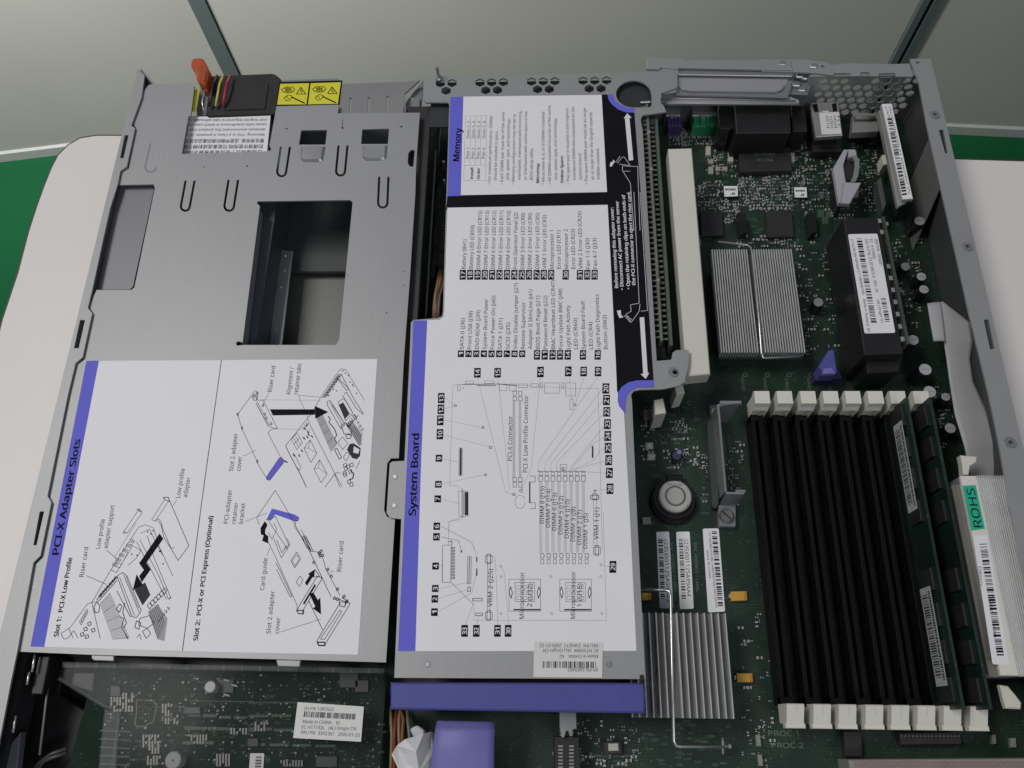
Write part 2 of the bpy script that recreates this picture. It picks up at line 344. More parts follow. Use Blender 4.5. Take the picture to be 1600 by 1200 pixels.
# right rail
inner = [(1422, 92), (1436, 130), (1449, 200), (1485, 360), (1512, 480), (1545, 617), (1560, 690), (1590, 857), (1625, 1010), (1668, 1215)]
ytop = P(1422, 92)[1]
rp = PP(inner, 0); rail = [rp[0]]+[(XR, ytop), (XR, P(1668, 1215)[1])]+rp[::-1][:-1]
holes = [PP(h) for h in ([(1467, 203), (1474, 202), (1481, 239), (1477, 240)], [(1537, 499.5), (1545, 499), (1554.5, 545), (1547, 546)])]+[circ(*P(x, y), 1.0 if x != 1432 else 1.9, 14) for x, y in ((1460, 180), (1511, 386), (1578, 692), (1434, 98))]
m_ = MB(); m_.prism(rail, 0, -1.1, holes=holes); m_.box(XR-1.1, XR, YF-60, ytop, -43.9, -1.15); m_.build('right_rail', STEEL, ch)
for x, y in ((1460, 180), (1511, 386), (1578, 692)):
    m_ = MB(); c = P(x, y); m_.prism(circ(*c, 2.5, 24), .75, 0.03, holes=[circ(*c, 1.0, 24)]); m_.build('rail_rivet', STEEL2, ch)
m_ = MB(); x0 = XR-13; m_.box(XR-2.6, XR-1.3, YF, YR-3, -42, -1.5); m_.build('side_liner', mat('liner_steel', (.075, .08, .08), .5, .3, .15, 14), ch)
m_ = MB(); m_.slab3([(XR-4, 150, -10), (XR-4, 118, -10), (XR-12, 95, -36), (XR-12, 128, -36)], (-.6, 0, 0)); m_.build('liner_gusset', mat('gusset_steel', (.16, .16, .15), .5, .3, .1, 14), ch)
# small dark hole plugs make the slots read deep

# rear wall, right part: top flange and honeycomb face
y0 = P(1280, 117)[1]
fl = zz(4, 1200, 60)([(-40, 128), (0, 132), (140, 135), (155, 130), (240, 133), (300, 142), (372, 150), (392, 165), (515, 155), (790, 160), (885, 157), (905, 240), (800, 238), (795, 216), (694, 218), (690, 236), (640, 236), (630, 210), (580, 210), (575, 236), (518, 236), (514, 216), (412, 218), (408, 232), (330, 220), (250, 215), (150, 210), (-40, 205)])
hl = [circ(*P(1285, 104), 1.1, 12), circ(*P(1193, 98), .8, 12)]
m_ = MB(); m_.prism(PP(fl, 0), 0, -1.1, holes=hl)
m_.build('rear_flange', STEEL, ch)
# honeycomb: vertical wall built in xz then placed at y0
def vwall(m_, outline, holes, y, th):
    loops = [outline]+holes; lo = [ccw(outline)]+[ccw(h)[::-1] for h in holes]; flat = [p for l in lo for p in l]; N = len(flat)
    tri = tessellate_polygon([[Vector((a, b, 0)) for a, b in l] for l in lo]); fs = []
    for t_ in tri: fs.append(tuple(t_)); fs.append(tuple(i+N for i in reversed(t_)))
    b = 0
    for l in lo:
        n = len(l)
        for i in range(n): j = (i+1) % n; fs.append((b+i, b+j, b+j+N, b+i+N))
        b += n
    m_.add([(a, y, c) for a, c in flat]+[(a, y+th, c) for a, c in flat], fs)
xa = P(1275, 117)[0]; xb = XR-1.5; hx = []
r = 2.9; dx = 2*r*.98; dz = dx*.87
for j in range(6):
    for i in range(12):
        x = xa+6+i*dx+(j % 2)*dx/2; z = -5.6-j*dz
        if x > xb-4 or (i in (3, 4) and j == 0): continue
        hx.append(circ(x, z, r*.86, 6, a0=math.pi/6))
m_ = MB(); vwall(m_, [(xa-3, -43), (xb, -43), (xb, -1.2), (xa-3, -1.2)], hx, y0, 1.0); m_.build('honeycomb_vent', mat('vent_steel', (.33, .33, .325), .45, .3, .06, 20), ch)
m_ = MB(); xm = -50
vwall(m_, [(xm, -42.5), (xa-3.2, -42.5), (xa-3.2, -22), (xm, -22)], [[(xm+20, -33), (xm+40, -33), (xm+40, -25), (xm+20, -25)]], y0+.3, 1.0); m_.build('rear_port_plate', STEELD, ch)
for x in (1314, 1386):       # tabs folded at the flange edge
    c = P(x, 119, -2); m_ = MB(); m_.box(c[0]-3.6, c[0]+3.6, c[1]-.6, c[1]+3.6, -3.4, -2.4, .2); m_.build('vent_tab', STEELD, ch)
# divider between the left bays and board, floor bracket in the bay
dv = P(652, 400)[0]
m_ = MB(); m_.box(dv-14, dv-12.6, -118, YR-16, -42.4, -4); m_.build('bay_divider', STEELD, ch)
m_ = MB(); g = dv
m_.tube([(g+3.5, -40, -17), (g+3.5, 150, -17)], .5, 8); m_.build('guide_rod', STEELD, ch)
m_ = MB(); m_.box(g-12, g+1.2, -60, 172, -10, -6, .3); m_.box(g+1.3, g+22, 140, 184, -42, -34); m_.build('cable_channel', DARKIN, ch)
m_ = MB(); m_.box(-48, 76, y0-30, y0+1.5, -4.5, -3.6); m_.build('dark_hole_backing', mat('dark_backing_steel', (.05, .055, .06), .4, .5, .2, 14), ch)  # added dark sheet; makes the cover's holes look dark inside
m_ = MB(); q_ = P(1009, 161, -3); m_.tube([(q_[0]-3, q_[1], -2.6), (q_[0]+5, q_[1]+.4, -2.6)], .8, 10); m_.build('rear_pin', STEEL2, ch)
# rear top piece on the left (slotted grey sheet behind the left cover)
q = zz(4, 350, 60)([(745, 285), (1150, 270), (1222, 262), (1130, 345), (1125, 468), (715, 470), (722, 300)])
hs = [PP(zz(4, 350, 60)(h), -4) for h in ([(785, 372), (797, 372), (794, 460), (781, 460)], [(900, 368), (912, 368), (909, 460), (896, 460)], [(1016, 360), (1028, 360), (1025, 460), (1012, 460)])]
m_ = MB(); m_.prism(PP(q, -4), -4, -5, holes=hs); m_.prism(PP(zz(4, 350, 60)([(360, 262), (715, 250), (735, 300), (712, 470), (330, 470)]), -5.2), -5.2, -6); m_.build('bay_roof_sheet', mat('warm_steel', (.30, .30, .305), .4, .6, .06, 16), ch)
m_ = MB(); m_.prism(PP(zz(4, 350, 60)([(1165, 370), (1222, 372), (1222, 462), (1190, 462)]), -7), -7, -8); m_.build('corner_gusset', STEEL2, ch)
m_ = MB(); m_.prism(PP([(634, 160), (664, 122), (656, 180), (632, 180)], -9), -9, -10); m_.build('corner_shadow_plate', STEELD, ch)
# inner bay wall seen in the window
a = P(436, 385, -41.5); b = P(461, 385, -41.5); c = P(429, 545, -41.5)
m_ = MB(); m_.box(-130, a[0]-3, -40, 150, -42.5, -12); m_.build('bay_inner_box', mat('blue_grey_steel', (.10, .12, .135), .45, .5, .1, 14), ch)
mm_ = MB(); mm_.prism(PP([(438, 390), (458, 392), (440, 545), (420, 545)], -30), -30, -31, cham=.2)
for x, y in ((445, 398), (444, 421), (438, 447), (431, 515)): mm_.cyl(*P(x, y, -30), 1.2, -30.05, -29.4, 14, .2)
mm_.build('bay_strip', STEEL2, ch)

# ================================================================== POWER SUPPLY
ps = thing('power_supply', (-150, 160, -42), 'black and grey power supply in the left rear bay with red and yellow wires', 'power supply')
Z1 = -6
m_ = MB(); bz = zz(4, 350, 60)
body = PP([(330, 118), (428, 114), (438, 122), (441, 128), (431, 178), (322, 182)], -5)
m_.prism(rounded(body, 2), -5, -40, cham=.6); m_.build('fan_housing', BLK, ps)
m_ = MB(); m_.prism(rounded(PP([(352, 132), (420, 130), (414, 170), (350, 172)], -4.4), 1), -4.4, -5, cham=.3); m_.build('fan_grille', BLK, ps)
m_ = MB(); x0, yy = P(286, 245, -6); x1, y1 = P(303, 175, -6)
m_.prism(PP([(296, 182), (422, 179), (417, 262), (280, 262)], -6.5), -6.5, -40); m_.build('casing', STEELD, ps)
m_ = MB(); m_.prism(PP([(440, 190), (646, 190), (640, 425), (385, 425)], -37), -37, -41, cham=.6); m_.build('bay_shade_sheet', mat('painted_bay_shade', (.06, .064, .066), .5, .4, .3, 20), ps)  # dark sheet added on the bay floor, painting the shade behind the window
m_ = MB(); m_.m(PAPERG).prism(PP([(297, 183), (423, 179), (416, 250), (284, 250)], -6.2), -6.2, -6.45)
m_.m(INK)
for st, y, x0_, x1_ in (('user may be required to take adequate m', 185.5, 418, 295), ('cause radio interference in which case the', 192.7, 417, 293), ('domestic environment this product may', 200.5, 415, 296), ('Warning: This is a Class A product. In a', 208.5, 414, 292)):
    m_.text(st, (x0_, y), (x1_, y+.8), 4.6, -6.1)
for st, y, x0_, x1_ in (('警告使用者: 這是甲類的資訊產品在居住', 217, 413, 289), ('的環境中使用時,可能會造成射頻干擾', 226, 411, 287), ('在這種情況下使用者會被要求採取', 235, 410, 286)): m_.text(st, (x0_, y), (x1_, y+.8), 4.8, -6.1)
m_.build('regulatory_label', None, ps)
zy = zz(4, 350, 60); m_ = MB(); Z = -3.9
m_.m(INK).prism(PP(zy([(345, 272), (740, 262), (722, 415), (325, 420)]), Z), Z, -4.1)
for a0_ in (0, 1):
    q = [(352, 284), (532, 280), (515, 412), (332, 414)] if a0_ == 0 else [(542, 280), (730, 274), (712, 408), (525, 412)]
    m_.m(YEL).prism(PP(zy(q), Z+.15), Z+.15, Z)
    ox = 0 if a0_ == 0 else 195; m_.m(INK)
    T = lambda pts: [(350+(x+ox)/4, 60+(y-(3 if ox else 0))/4) for x, y in pts]
    m_.line(T([(480, 305), (452, 348), (512, 348)]), Z+.2, .45, True); m_.line(T([(484, 315), (476, 330), (490, 330), (482, 343)]), Z+.2, .4)
    m_.line(T([(358, 320), (380, 305), (430, 305), (442, 320), (425, 338), (375, 338)]), Z+.2, .4, True); m_.line(T([(375, 312), (428, 330)]), Z+.2, .35); m_.line(T([(375, 330), (425, 312)]), Z+.2, .35)
    m_.line(T([(385, 312), (385, 332), (415, 332), (415, 312), (385, 312)]), Z+.2, .35); m_.line(T([(398, 300), (400, 312), (398, 338)]), Z+.2, .35)
    m_.line(T([(375, 372), (400, 352), (425, 360), (415, 382), (390, 390)]), Z+.2, .4, True); m_.line(T([(422, 366), (450, 380), (505, 405)]), Z+.2, .8); m_.line(T([(388, 362), (405, 378)]), Z+.2, .4)
m_.build('shock_warning_label', None, ps)
m_ = MB(); m_.m(YEL).prism(PP(zz(4, 0, 60)([(1210, 318), (1245, 318), (1222, 455), (1186, 455)]), -4), -4, -4.4); m_.m(INK).fill(zz(4, 0, 60)([(1205, 338), (1222, 332), (1210, 356)]), -3.9); m_.build('side_warning_label', None, ps)
m_ = MB(); m_.prism(PP([(307, 172), (316, 120), (328, 126), (322, 180), (308, 182)], -9), -9, -38); m_.build('latch_frame', STEELD, ps)
# orange release lever
m_ = MB(); z4 = zz(4, 0, 60)
lv = PP(z4([(1198, 150), (1215, 133), (1270, 130), (1290, 160), (1312, 210), (1300, 270), (1290, 305), (1262, 290), (1232, 268), (1225, 220), (1195, 178)]), 2)
m_.prism(rounded(lv, 1.5), 4, -10, cham=1.2); m_.build('release_lever', ORG, ps, smooth=False)
m_ = MB(); m_.prism(rounded(PP(z4([(1240, 180), (1262, 160), (1285, 215), (1280, 265), (1250, 260)]), 4.2), 1), 4.25, 4, cham=.1); m_.build('lever_pad', mat('orange_recess', (.30, .06, .015), .5), ps)
for k_, (mt, x0_) in enumerate(((YELW, 341), (REDW, 352), (BLKW, 331))):
    m_ = MB(); pts = [(x0_+8, 118, -2), (x0_+2, 132, 0), (x0_-1, 150, -1), (x0_-4, 166, -3)]
    m_.tube([(*P(a, b, c), c) for a, b, c in pts], .75, 8); m_.build('wire', mt, ps, smooth=True)
m_ = MB(); m_.tube([(*P(a, b, c), c) for a, b, c in ((312, 134, -4), (321, 138, -3), (316, 160, -4), (319, 178, -6))], .45, 8); m_.build('latch_spring', SILV, ps, smooth=True)

# ================================================================== LEFT ADAPTER COVER
ZC = -1.5
lc = thing('bay_cover', (-135, 20, ZC), 'large grey sheet metal cover with adapter slot instruction label and square window', 'metal cover')
out = [(232, 133), (237, 131.5), (300, 130), (304, 134), (298, 180), (294, 182), (284, 240.5), (417, 236.5), (424, 234), (421, 227), (432, 166), (529, 163.5), (528, 177), (656, 176), (650, 260), (649, 300), (640, 440), (631, 560), (623, 716), (611, 716), (605, 724), (600, 797), (605, 808), (617, 810), (603, 1035), (471, 1031), (431, 1030), (178, 1024), (142, 1023), (27, 1018),
       (52, 884), (66, 872), (82, 786), (76, 773), (108, 617), (120, 569), (131, 562), (146, 489), (139, 480), (151, 453), (205, 453), (210, 449), (242, 294), (240, 288), (186, 289), (190, 268), (201, 261), (213, 200), (208, 194), (218, 152)]
def uslot(x0, x1, ytop, ybot, xb, w=3.6):
    """U shaped slot cut in the sheet: legs at x0, x1; photo pixels"""
    r = (x1-x0)/2; o, i = [], []; dxb = xb-(x0+x1)/2; L = []
    L.append((x0-w/2, ytop))
    for k in range(9):
        a = math.pi-math.pi*k/8; L.append((xb+(r+w/2)*math.cos(a)*1.0, ybot-r-w/2+2+(r+w/2)*math.sin(a)))
    L.append((x1+w/2, ytop)); L.append((x1-w/2, ytop))
    for k in range(9):
        a = math.pi*k/8; L.append((xb+(r-w/2)*math.cos(a), ybot-r-w/2+2+(r-w/2)*math.sin(a)))
    L.append((x0+w/2, ytop)); return L
wnd = [(403, 314.5), (547, 312.5), (551, 316), (530, 530), (525, 539), (380, 539), (370, 540), (368.5, 536), (372, 533), (379, 535), (406, 322), (401, 317)]
holes = [PP(wnd, ZC), PP([(470.5, 203.5), (511, 203), (508.5, 226), (467, 226)], ZC), PP([(566, 202), (608, 201), (606, 225), (564, 225)], ZC),
         PP([(651.5, 234.5), (642, 234), (638, 239), (637, 254), (640, 260), (649.5, 261)], ZC)]
holes[3] = PP([(648, 234.5), (642, 234), (638, 239), (637, 254), (640, 260), (646, 260.5)], ZC)
us = [(439, 453, 229, 275, 440), (529, 543, 227, 274, 532), (592.5, 607, 276, 324, 598), (290, 304, 282, 329, 289.5), (357, 372, 281, 329, 358)]
for u_ in us: holes.append(PP(uslot(*u_), ZC))
m_ = MB(); m_.prism(PP(out, ZC), ZC, ZC-1.0, holes=holes)
m_.build('cover_plate', STEEL, lc)
m_ = MB(); m_.mats = []; q = zz(4, 0, 60)
m_.m(STEELD).line(uslot(237, 250, 224, 267, 235)[:10], ZC+.05, .8); m_.m(STEEL2).line(zz(4, 0, 60)([(1000, 655), (985, 790)]), ZC+.05, .5)
m_.build('pressed_slot', None, lc)
m_ = MB(); m_.prism(PP([(187.5, 289), (239, 288), (241, 294), (208, 447), (203, 452.5), (153, 452.5)], -5), -5, -6); m_.build('recessed_panel', mat('recess_steel', (.19, .19, .205), .45, .35, .04, 14), lc)
for q in ([(469, 227), (508, 227), (503.5, 249), (498, 251), (473, 251), (468, 246)], [(565, 226), (605, 225), (603, 246), (597, 249), (570, 249), (565, 244)]):
    m_ = MB(); z0 = ZC+1.2; m_.prism(rounded(PP(q, z0), .8), z0, ZC+.02, cham=1.0); m_.build('spring_flap', STEEL2, lc)
for q in ([(143, 1023), (178, 1024), (178, 1033), (147, 1032), (143, 1029)], [(431, 1030), (470, 1031), (468, 1042), (434, 1041)]):
    m_ = MB(); m_.prism(PP(q, ZC-1.2), ZC-1.1, ZC-2.2, cham=.3); m_.build('edge_tab', STEEL, lc)
# folded edge of the window
a = P(403, 320, ZC); b = P(377, 534, ZC); m_ = MB(); m_.slab3([(a[0], a[1], ZC-1), (b[0], b[1], ZC-1), (b[0], b[1], ZC-9), (a[0], a[1], ZC-9)], (-.8, 0, 0)); m_.build('window_lip', STEEL, lc)
m_ = MB(); m_.mats = []; m_.m(INK)
for x, y, r in ((386, 259.5, .5), (318.5, 261, .35), (448, 201, .5), (535, 200, .6), (627, 198, .6), (604, 489, .35), (631, 424, .3), (631, 446, .3), (543, 430, .3)): c = P(x, y, ZC); m_.prism(circ(*c, r, 10), ZC+.04, ZC+.01)
m_.line([(535.5, 186), (535, 200)], ZC+.04, .25); m_.build('pin_hole', None, lc)

# --- instruction label on the left cover
Z = ZC+.15; ZP = Z+.07
m_ = MB(); m_.m(PAPER).prism(PP([(135, 564), (589.5, 561), (559.5, 1023), (346, 1019), (180, 1014), (47.5, 1010)], Z), Z, ZC+.02)
m_.m(PURP).sheet(PP([(135, 564), (154.5, 563.5), (69, 1010.8), (47.5, 1010)], Z+.035), Z+.035)
m_.m(INK).line([(346, 562.5), (315, 785), (285, 1017)], ZP, .3)
m_.text('PCI-X Adapter Slots', (91.5, 867), (126, 686), 10, ZP, True)
m_.text('Slot 1:  PCI-X Low Profile', (91, 995), (113, 871), 7, ZP, True)
m_.text('Slot 2:  PCI-X or PCI Express (Optional)', (309, 1001), (333, 806), 7, ZP, True)
for st, p0, p1 in (('Riser card', (130.5, 901), (138, 855)), ('Low profile', (156, 857), (164, 811)), ('adapter support', (168, 857), (179, 789)), ('Low profile', (281, 778), (289, 732)), ('adapter', (292, 777), (297.5, 746)),
                   ('Slot 2 adapter', (364, 736), (371.5, 677)), ('cover', (375.5, 736), (378, 713)), ('Riser card', (424.5, 612), (430.5, 572)), ('Alignment /', (453.5, 617), (459, 574)), ('retainer tabs', (465.5, 616), (471, 568)),
                   ('PCI-adapter', (356, 818), (362.5, 765)), ('retainer', (368, 818), (372, 785)), ('bracket', (379.5, 818), (383, 786)), ('Card guide', (412.5, 922), (418, 872)), ('Slot 2 adapter', (422.5, 990), (429, 923)), ('cover', (435.5, 990), (438, 965)), ('Riser card', (533, 893), (537, 846))):
    m_.text(st, p0, p1, 6.6, ZP)
z3 = zz(3, 0, 800); zc = zz(4, 300, 560); zd = zz(3.333, 300, 840); za = zz(4, 0, 560); LN = lambda p, w=.2, c=False: m_.line(p, ZP, w, c)
# drawing 1: chassis seen obliquely with low profile adapter
LN(z3([(430, 425), (520, 270), (650, 70), (680, 60), (720, 75), (745, 160), (810, 300)])); LN(z3([(430, 425), (470, 595)])); LN(z3([(285, 570), (330, 540), (410, 430), (445, 420)])); LN(z3([(285, 570), (300, 597), (320, 590), (345, 555), (365, 590)])); LN(z3([(322, 545), (342, 590)]))
LN(z3([(660, 100), (700, 80), (760, 200)])); LN(z3([(640, 140), (780, 410)])); LN(z3([(655, 130), (740, 290), (790, 410), (800, 400), (720, 210), (690, 110)]))
LN(z3([(610, 150), (660, 180), (640, 215), (600, 250)])); LN(z3([(520, 270), (545, 285), (620, 160)])); LN(z3([(528, 250), (560, 262), (600, 190)])); LN(z3([(540, 235), (572, 245)]))
for i in range(6): m_.hatch(z3([(525+i*16, 250-i*22), (545+i*16, 256-i*22), (552+i*16, 244-i*22), (532+i*16, 236-i*22)]), 3, 3, ZP, .16)
LN(z3([(548, 300), (575, 283), (595, 300), (662, 462), (640, 495), (618, 490), (548, 300)]), .25); LN(z3([(560, 305), (630, 485)]), .2); LN(z3([(578, 292), (652, 470)]), .2); LN(z3([(590, 300), (600, 330), (650, 450)]), .2)
m_.hatch(z3([(470, 430), (515, 380), (606, 590), (530, 597)]), 5, 13, ZP, .11); m_.hatch(z3([(372, 515), (408, 455), (412, 470), (380, 530)]), 3, 6, ZP, .16)
for x, y in ((376, 570), (392, 545), (410, 520), (428, 550), (398, 580)): LN(z3([(x, y), (x+14, y-6), (x+18, y+8), (x+4, y+14)]), .3, True)
LN(z3([(440, 445), (452, 420), (468, 440), (462, 470), (445, 472)]), .3, True); LN(z3([(452, 415), (470, 385), (540, 310)]), .3); LN(z3([(455, 425), (548, 320)]), .3)
for i in range(7): m_.hatch(z3([(462+i*12, 400-i*14), (474+i*12, 396-i*14), (478+i*12, 386-i*14), (466+i*12, 388-i*14)]), 2, 3, ZP, .3)
m_.m(INKG).fill(z3([(630, 365), (680, 330), (705, 388), (668, 438)]), ZP-.02); m_.m(INKL).fill(z3([(694, 470), (738, 432), (785, 500), (770, 605), (738, 595)]), ZP-.02); m_.m(INK)
for i in range(7): LN(z3([(698+i*7, 462-i*5), (742+i*5, 598-i*12)]), .18)
for i in range(6): LN(z3([(690+i*14, 440-i*14), (702+i*14, 455-i*14), (712+i*14, 438-i*14), (700+i*14, 425-i*14)]), .25, True)
for i in range(5): LN(z3([(735+i*12, 440+i*-14+60), (745+i*12, 455-i*14+60), (752+i*10, 440-i*14+60)]), .22)
LN(z3([(655, 500), (700, 485), (722, 520), (690, 545), (650, 530)]), .25, True); LN(z3([(668, 560), (690, 545), (706, 570), (685, 592)]), .25, True); LN(z3([(640, 590), (655, 572), (662, 600)]), .2); LN(z3([(560, 490), (580, 500), (570, 540), (600, 596)]), .3)
LN(z3([(640, 510), (632, 540), (650, 550), (660, 520)]), .3, True); LN(z3([(545, 455), (560, 430), (572, 440), (560, 470)]), .3, True); LN(z3([(548, 370), (600, 470), (612, 492)]), .25); LN(z3([(585, 425), (575, 470), (592, 520), (580, 545)]), .3)
for x, y in ((615, 195), (640, 200), (655, 235), (690, 90), (705, 100), (715, 85), (750, 180), (762, 240), (795, 400), (745, 182)): LN(z3([(x, y), (x+5, y+5)]), .5)
m_.fill(z3([(748, 100), (765, 126), (686, 238), (652, 240)]), ZP); m_.fill(z3([(652, 240), (686, 238), (706, 270), (664, 330), (652, 300), (674, 272)]), ZP); m_.fill(z3([(640, 292), (670, 342), (622, 367)]), ZP)
LN(z3([(404, 298), (500, 340)])); LN(z3([(500, 180), (545, 218)]))
LN(za([(870, 940), (775, 1080), (795, 1092), (888, 965), (870, 940), (850, 945)]), .18); LN(za([(775, 1080), (768, 1092), (792, 1092)]), .25); LN(za([(862, 940), (875, 960), (885, 950)]), .25)
LN(za([(1030, 880), (948, 1008), (968, 1018), (1055, 890)]), .18); LN(za([(1020, 868), (1052, 868), (1060, 895), (1030, 882)]), .3, True); LN(za([(1060, 890), (1180, 1170), (1113, 1262)]), .25); LN(z3([(835, 228), (802, 172), (768, 120), (755, 60), (740, 42)]), .22); LN(za([(968, 1018), (990, 1003), (1005, 1020), (1015, 1060), (1070, 1190), (1090, 1180)]), .2); LN(za([(1105, 885), (1080, 920)]), .15)
LN(z3([(535, 215), (600, 110), (640, 50)]), .1)
# drawing 2, top: cover lifted over the chassis
LN(zc([(395, 200), (285, 350), (310, 435), (405, 640), (415, 665), (470, 755)])); LN(zc([(395, 200), (415, 215), (405, 260), (445, 262), (535, 440), (495, 443), (475, 465), (555, 620)])); LN(zc([(405, 265), (490, 430), (535, 440)]), .2); LN(zc([(400, 280), (478, 425)]), .3)
for x, y in ((400, 215), (385, 235), (280, 345), (308, 432), (403, 640), (490, 405), (440, 290), (450, 345), (460, 370)): LN(zc([(x, y), (x+8, y-6), (x+10, y+8), (x+2, y+12)]), .25, True)
LN(zc([(375, 240), (385, 225), (405, 235), (402, 260), (385, 262)]), .25, True)
m_.m(PURP).fill(zc([(545, 622), (560, 618), (577, 640), (570, 655), (487, 762), (466, 758), (465, 740)]), ZP-.02); m_.m(INK); LN(zc([(545, 622), (560, 618), (577, 640), (570, 655), (487, 762), (466, 758), (465, 740)]), .15, True); LN(zc([(575, 640), (597, 650)]), .6)
m_.fill(zc([(487, 318), (768, 318), (768, 352), (505, 356)]), ZP); m_.fill(zc([(768, 297), (852, 335), (770, 376)]), ZP)
LN(zc([(585, 545), (650, 465), (720, 375), (745, 350), (800, 250), (870, 145), (930, 65), (960, 70), (1010, 150), (1077, 262)])); LN(zc([(585, 545), (600, 580), (680, 730), (715, 806)]), .3); LN(zc([(720, 375), (745, 430), (890, 715), (940, 805)])); LN(zc([(830, 806), (890, 725), (905, 712), (930, 720)])); LN(zc([(890, 722), (925, 806)]))
LN(zc([(700, 560), (738, 508), (780, 592), (742, 650)]), .2, True); LN(zc([(738, 508), (728, 560), (780, 592)]), .14); LN(zc([(700, 560), (728, 560)]), .14)
LN(zc([(762, 690), (797, 633), (844, 722), (807, 777)]), .2, True); LN(zc([(797, 633), (790, 685), (844, 722)]), .14); LN(zc([(762, 690), (790, 685)]), .14); LN(zc([(632, 590), (645, 610), (680, 680), (672, 700), (655, 680)]), .18)
LN(zc([(845, 270), (862, 262), (957, 412), (930, 440), (845, 290), (845, 270)]), .25); LN(zc([(860, 275), (945, 425)]), .2); LN(zc([(875, 290), (952, 405)]), .2)
m_.hatch(zc([(778, 375), (815, 350), (905, 535), (868, 580)]), 5, 13, ZP, .11); m_.hatch(zc([(620, 505), (655, 465), (690, 525), (655, 570)]), 3, 4, ZP, .16)
for x, y in ((700, 430), (712, 410), (724, 470), (695, 492), (716, 485), (745, 480), (682, 570), (632, 598), (665, 600), (720, 455)): LN(zc([(x, y), (x+10, y+14)]), .5)
for x, y in ((690, 430), (700, 415), (712, 400), (718, 450), (690, 490)): LN(zc([(x, y), (x+12, y+14), (x+16, y+6)]), .2)
m_.m(INKG).fill(zc([(917, 290), (945, 275), (985, 345), (955, 380)]), ZP-.02); m_.m(INKL).fill(zc([(962, 410), (1000, 385), (1062, 480), (1058, 545), (1040, 540)]), ZP-.02); m_.m(INK)
LN(zc([(912, 270), (950, 250), (1005, 340), (960, 390)]), .22, True); LN(zc([(950, 225), (965, 210), (1025, 310), (1070, 350)]), .25); LN(zc([(940, 230), (1000, 330)]), .25); LN(zc([(920, 130), (980, 190), (965, 200), (905, 120)]), .25, True); LN(zc([(930, 95), (1010, 250), (1070, 345)]), .25)
for i in range(6): LN(zc([(965+i*10, 410-i*12), (978+i*10, 430-i*12), (988+i*10, 415-i*12)]), .3); LN(zc([(964+i*15, 415+i*2), (1046+i*4, 545-i*14)]), .18)
for i in range(5): LN(zc([(1000+i*14, 360+i*22), (1012+i*14, 350+i*22), (1020+i*12, 368+i*22)]), .25)
for i in range(9):
    x, y = 815+i*11, 245-i*16; m_.hatch(zc([(x, y), (x+26, y-6), (x+32, y-18), (x+8, y-14)]), 2, 4, ZP, .22)
m_.m(INKG).fill(zc([(968, 570), (985, 535), (1010, 530), (1054, 560), (1050, 610), (1030, 630), (1000, 622)]), ZP-.02); m_.m(PAPER).fill(zc([(1010, 545), (1050, 568), (1040, 598), (1005, 590)]), ZP-.01); m_.m(INK); LN(zc([(1010, 545), (1050, 568), (1040, 598), (1005, 590)]), .25, True)
LN(zc([(910, 525), (940, 490), (972, 530), (942, 570)]), .2, True); LN(zc([(945, 620), (965, 585), (985, 600), (965, 640)]), .2, True); LN(zc([(890, 570), (905, 560), (935, 620), (920, 630), (890, 570)]), .3); LN(zc([(930, 420), (960, 400), (1000, 450), (990, 480), (950, 470)]), .3, True); LN(zc([(960, 480), (975, 470), (998, 480), (990, 500), (968, 500)]), .3, True)
for i in range(9): x = 940+random.random()*70; y = 650+random.random()*140; LN(zc([(x, y), (x+18, y-8), (x+24, y+14), (x+6, y+18)]), .25, True)
LN(zc([(1025, 690), (1050, 640), (1035, 670)]), .2); LN(zc([(990, 700), (1010, 720), (1005, 750), (980, 760)]), .5); LN(zc([(850, 360), (865, 380), (855, 400), (890, 440), (905, 480), (890, 500), (905, 530)]), .4)
for x, y in ((900, 140), (940, 75), (955, 90), (975, 105), (985, 145), (1000, 160), (1005, 170), (1025, 215), (850, 230), (900, 200), (880, 190)): LN(zc([(x, y), (x+6, y+5)]), .5)
LN(zc([(480, 215), (435, 300)]), .14); LN(zc([(318, 612), (402, 572)]), .14); LN(zc([(665, 232), (725, 372)]), .14); LN(zc([(665, 230), (800, 242)]), .14); LN(zc([(425, 258), (800, 262)]), .07); LN(zc([(540, 440), (745, 445)]), .07)
# drawing 2, bottom: card into riser
LN(zc([(520, 825), (405, 995), (420, 1040)])); LN(zc([(520, 825), (600, 960), (660, 1070), (720, 1190)]), .2); LN(zc([(490, 1010), (520, 985), (605, 1165), (575, 1195)]), .2); LN(zc([(480, 1020), (600, 1195)]), .2); LN(zc([(650, 1020), (640, 1050), (665, 1088), (735, 1195)]), .2); LN(zc([(680, 1070), (750, 1190)]), .2); LN(zc([(330, 1020), (470, 965)]), .14); LN(zc([(475, 1085), (500, 1130), (530, 1070), (512, 1030)]), .18)
m_.m(PURP).fill(zc([(463, 1010), (500, 938), (520, 975), (490, 1015)]), ZP-.02); m_.fill(zc([(500, 938), (640, 975), (665, 990), (658, 1015), (640, 1018), (520, 975)]), ZP-.03); m_.m(INK); LN(zc([(640, 1018), (665, 1012), (665, 990)]), .3)
m_.fill(zc([(455, 1017), (472, 1040), (458, 1070), (456, 1108), (430, 1100), (428, 1060)]), ZP); m_.fill(zc([(452, 1092), (477, 1112), (475, 1156), (438, 1140)]), ZP)
LN(zd([(395, 20), (405, 40), (430, 90), (548, 355), (545, 385)])); LN(zd([(425, 5), (465, 105), (510, 35), (495, 5)]), .2); LN(zd([(440, 10), (468, 80), (492, 40)]), .2); LN(zd([(545, 75), (565, 110), (535, 158), (515, 120)]), .22, True); LN(zd([(545, 90), (558, 112), (537, 145), (522, 120)]), .15, True); LN(zd([(562, 200), (578, 220), (560, 255), (542, 232)]), .2, True)
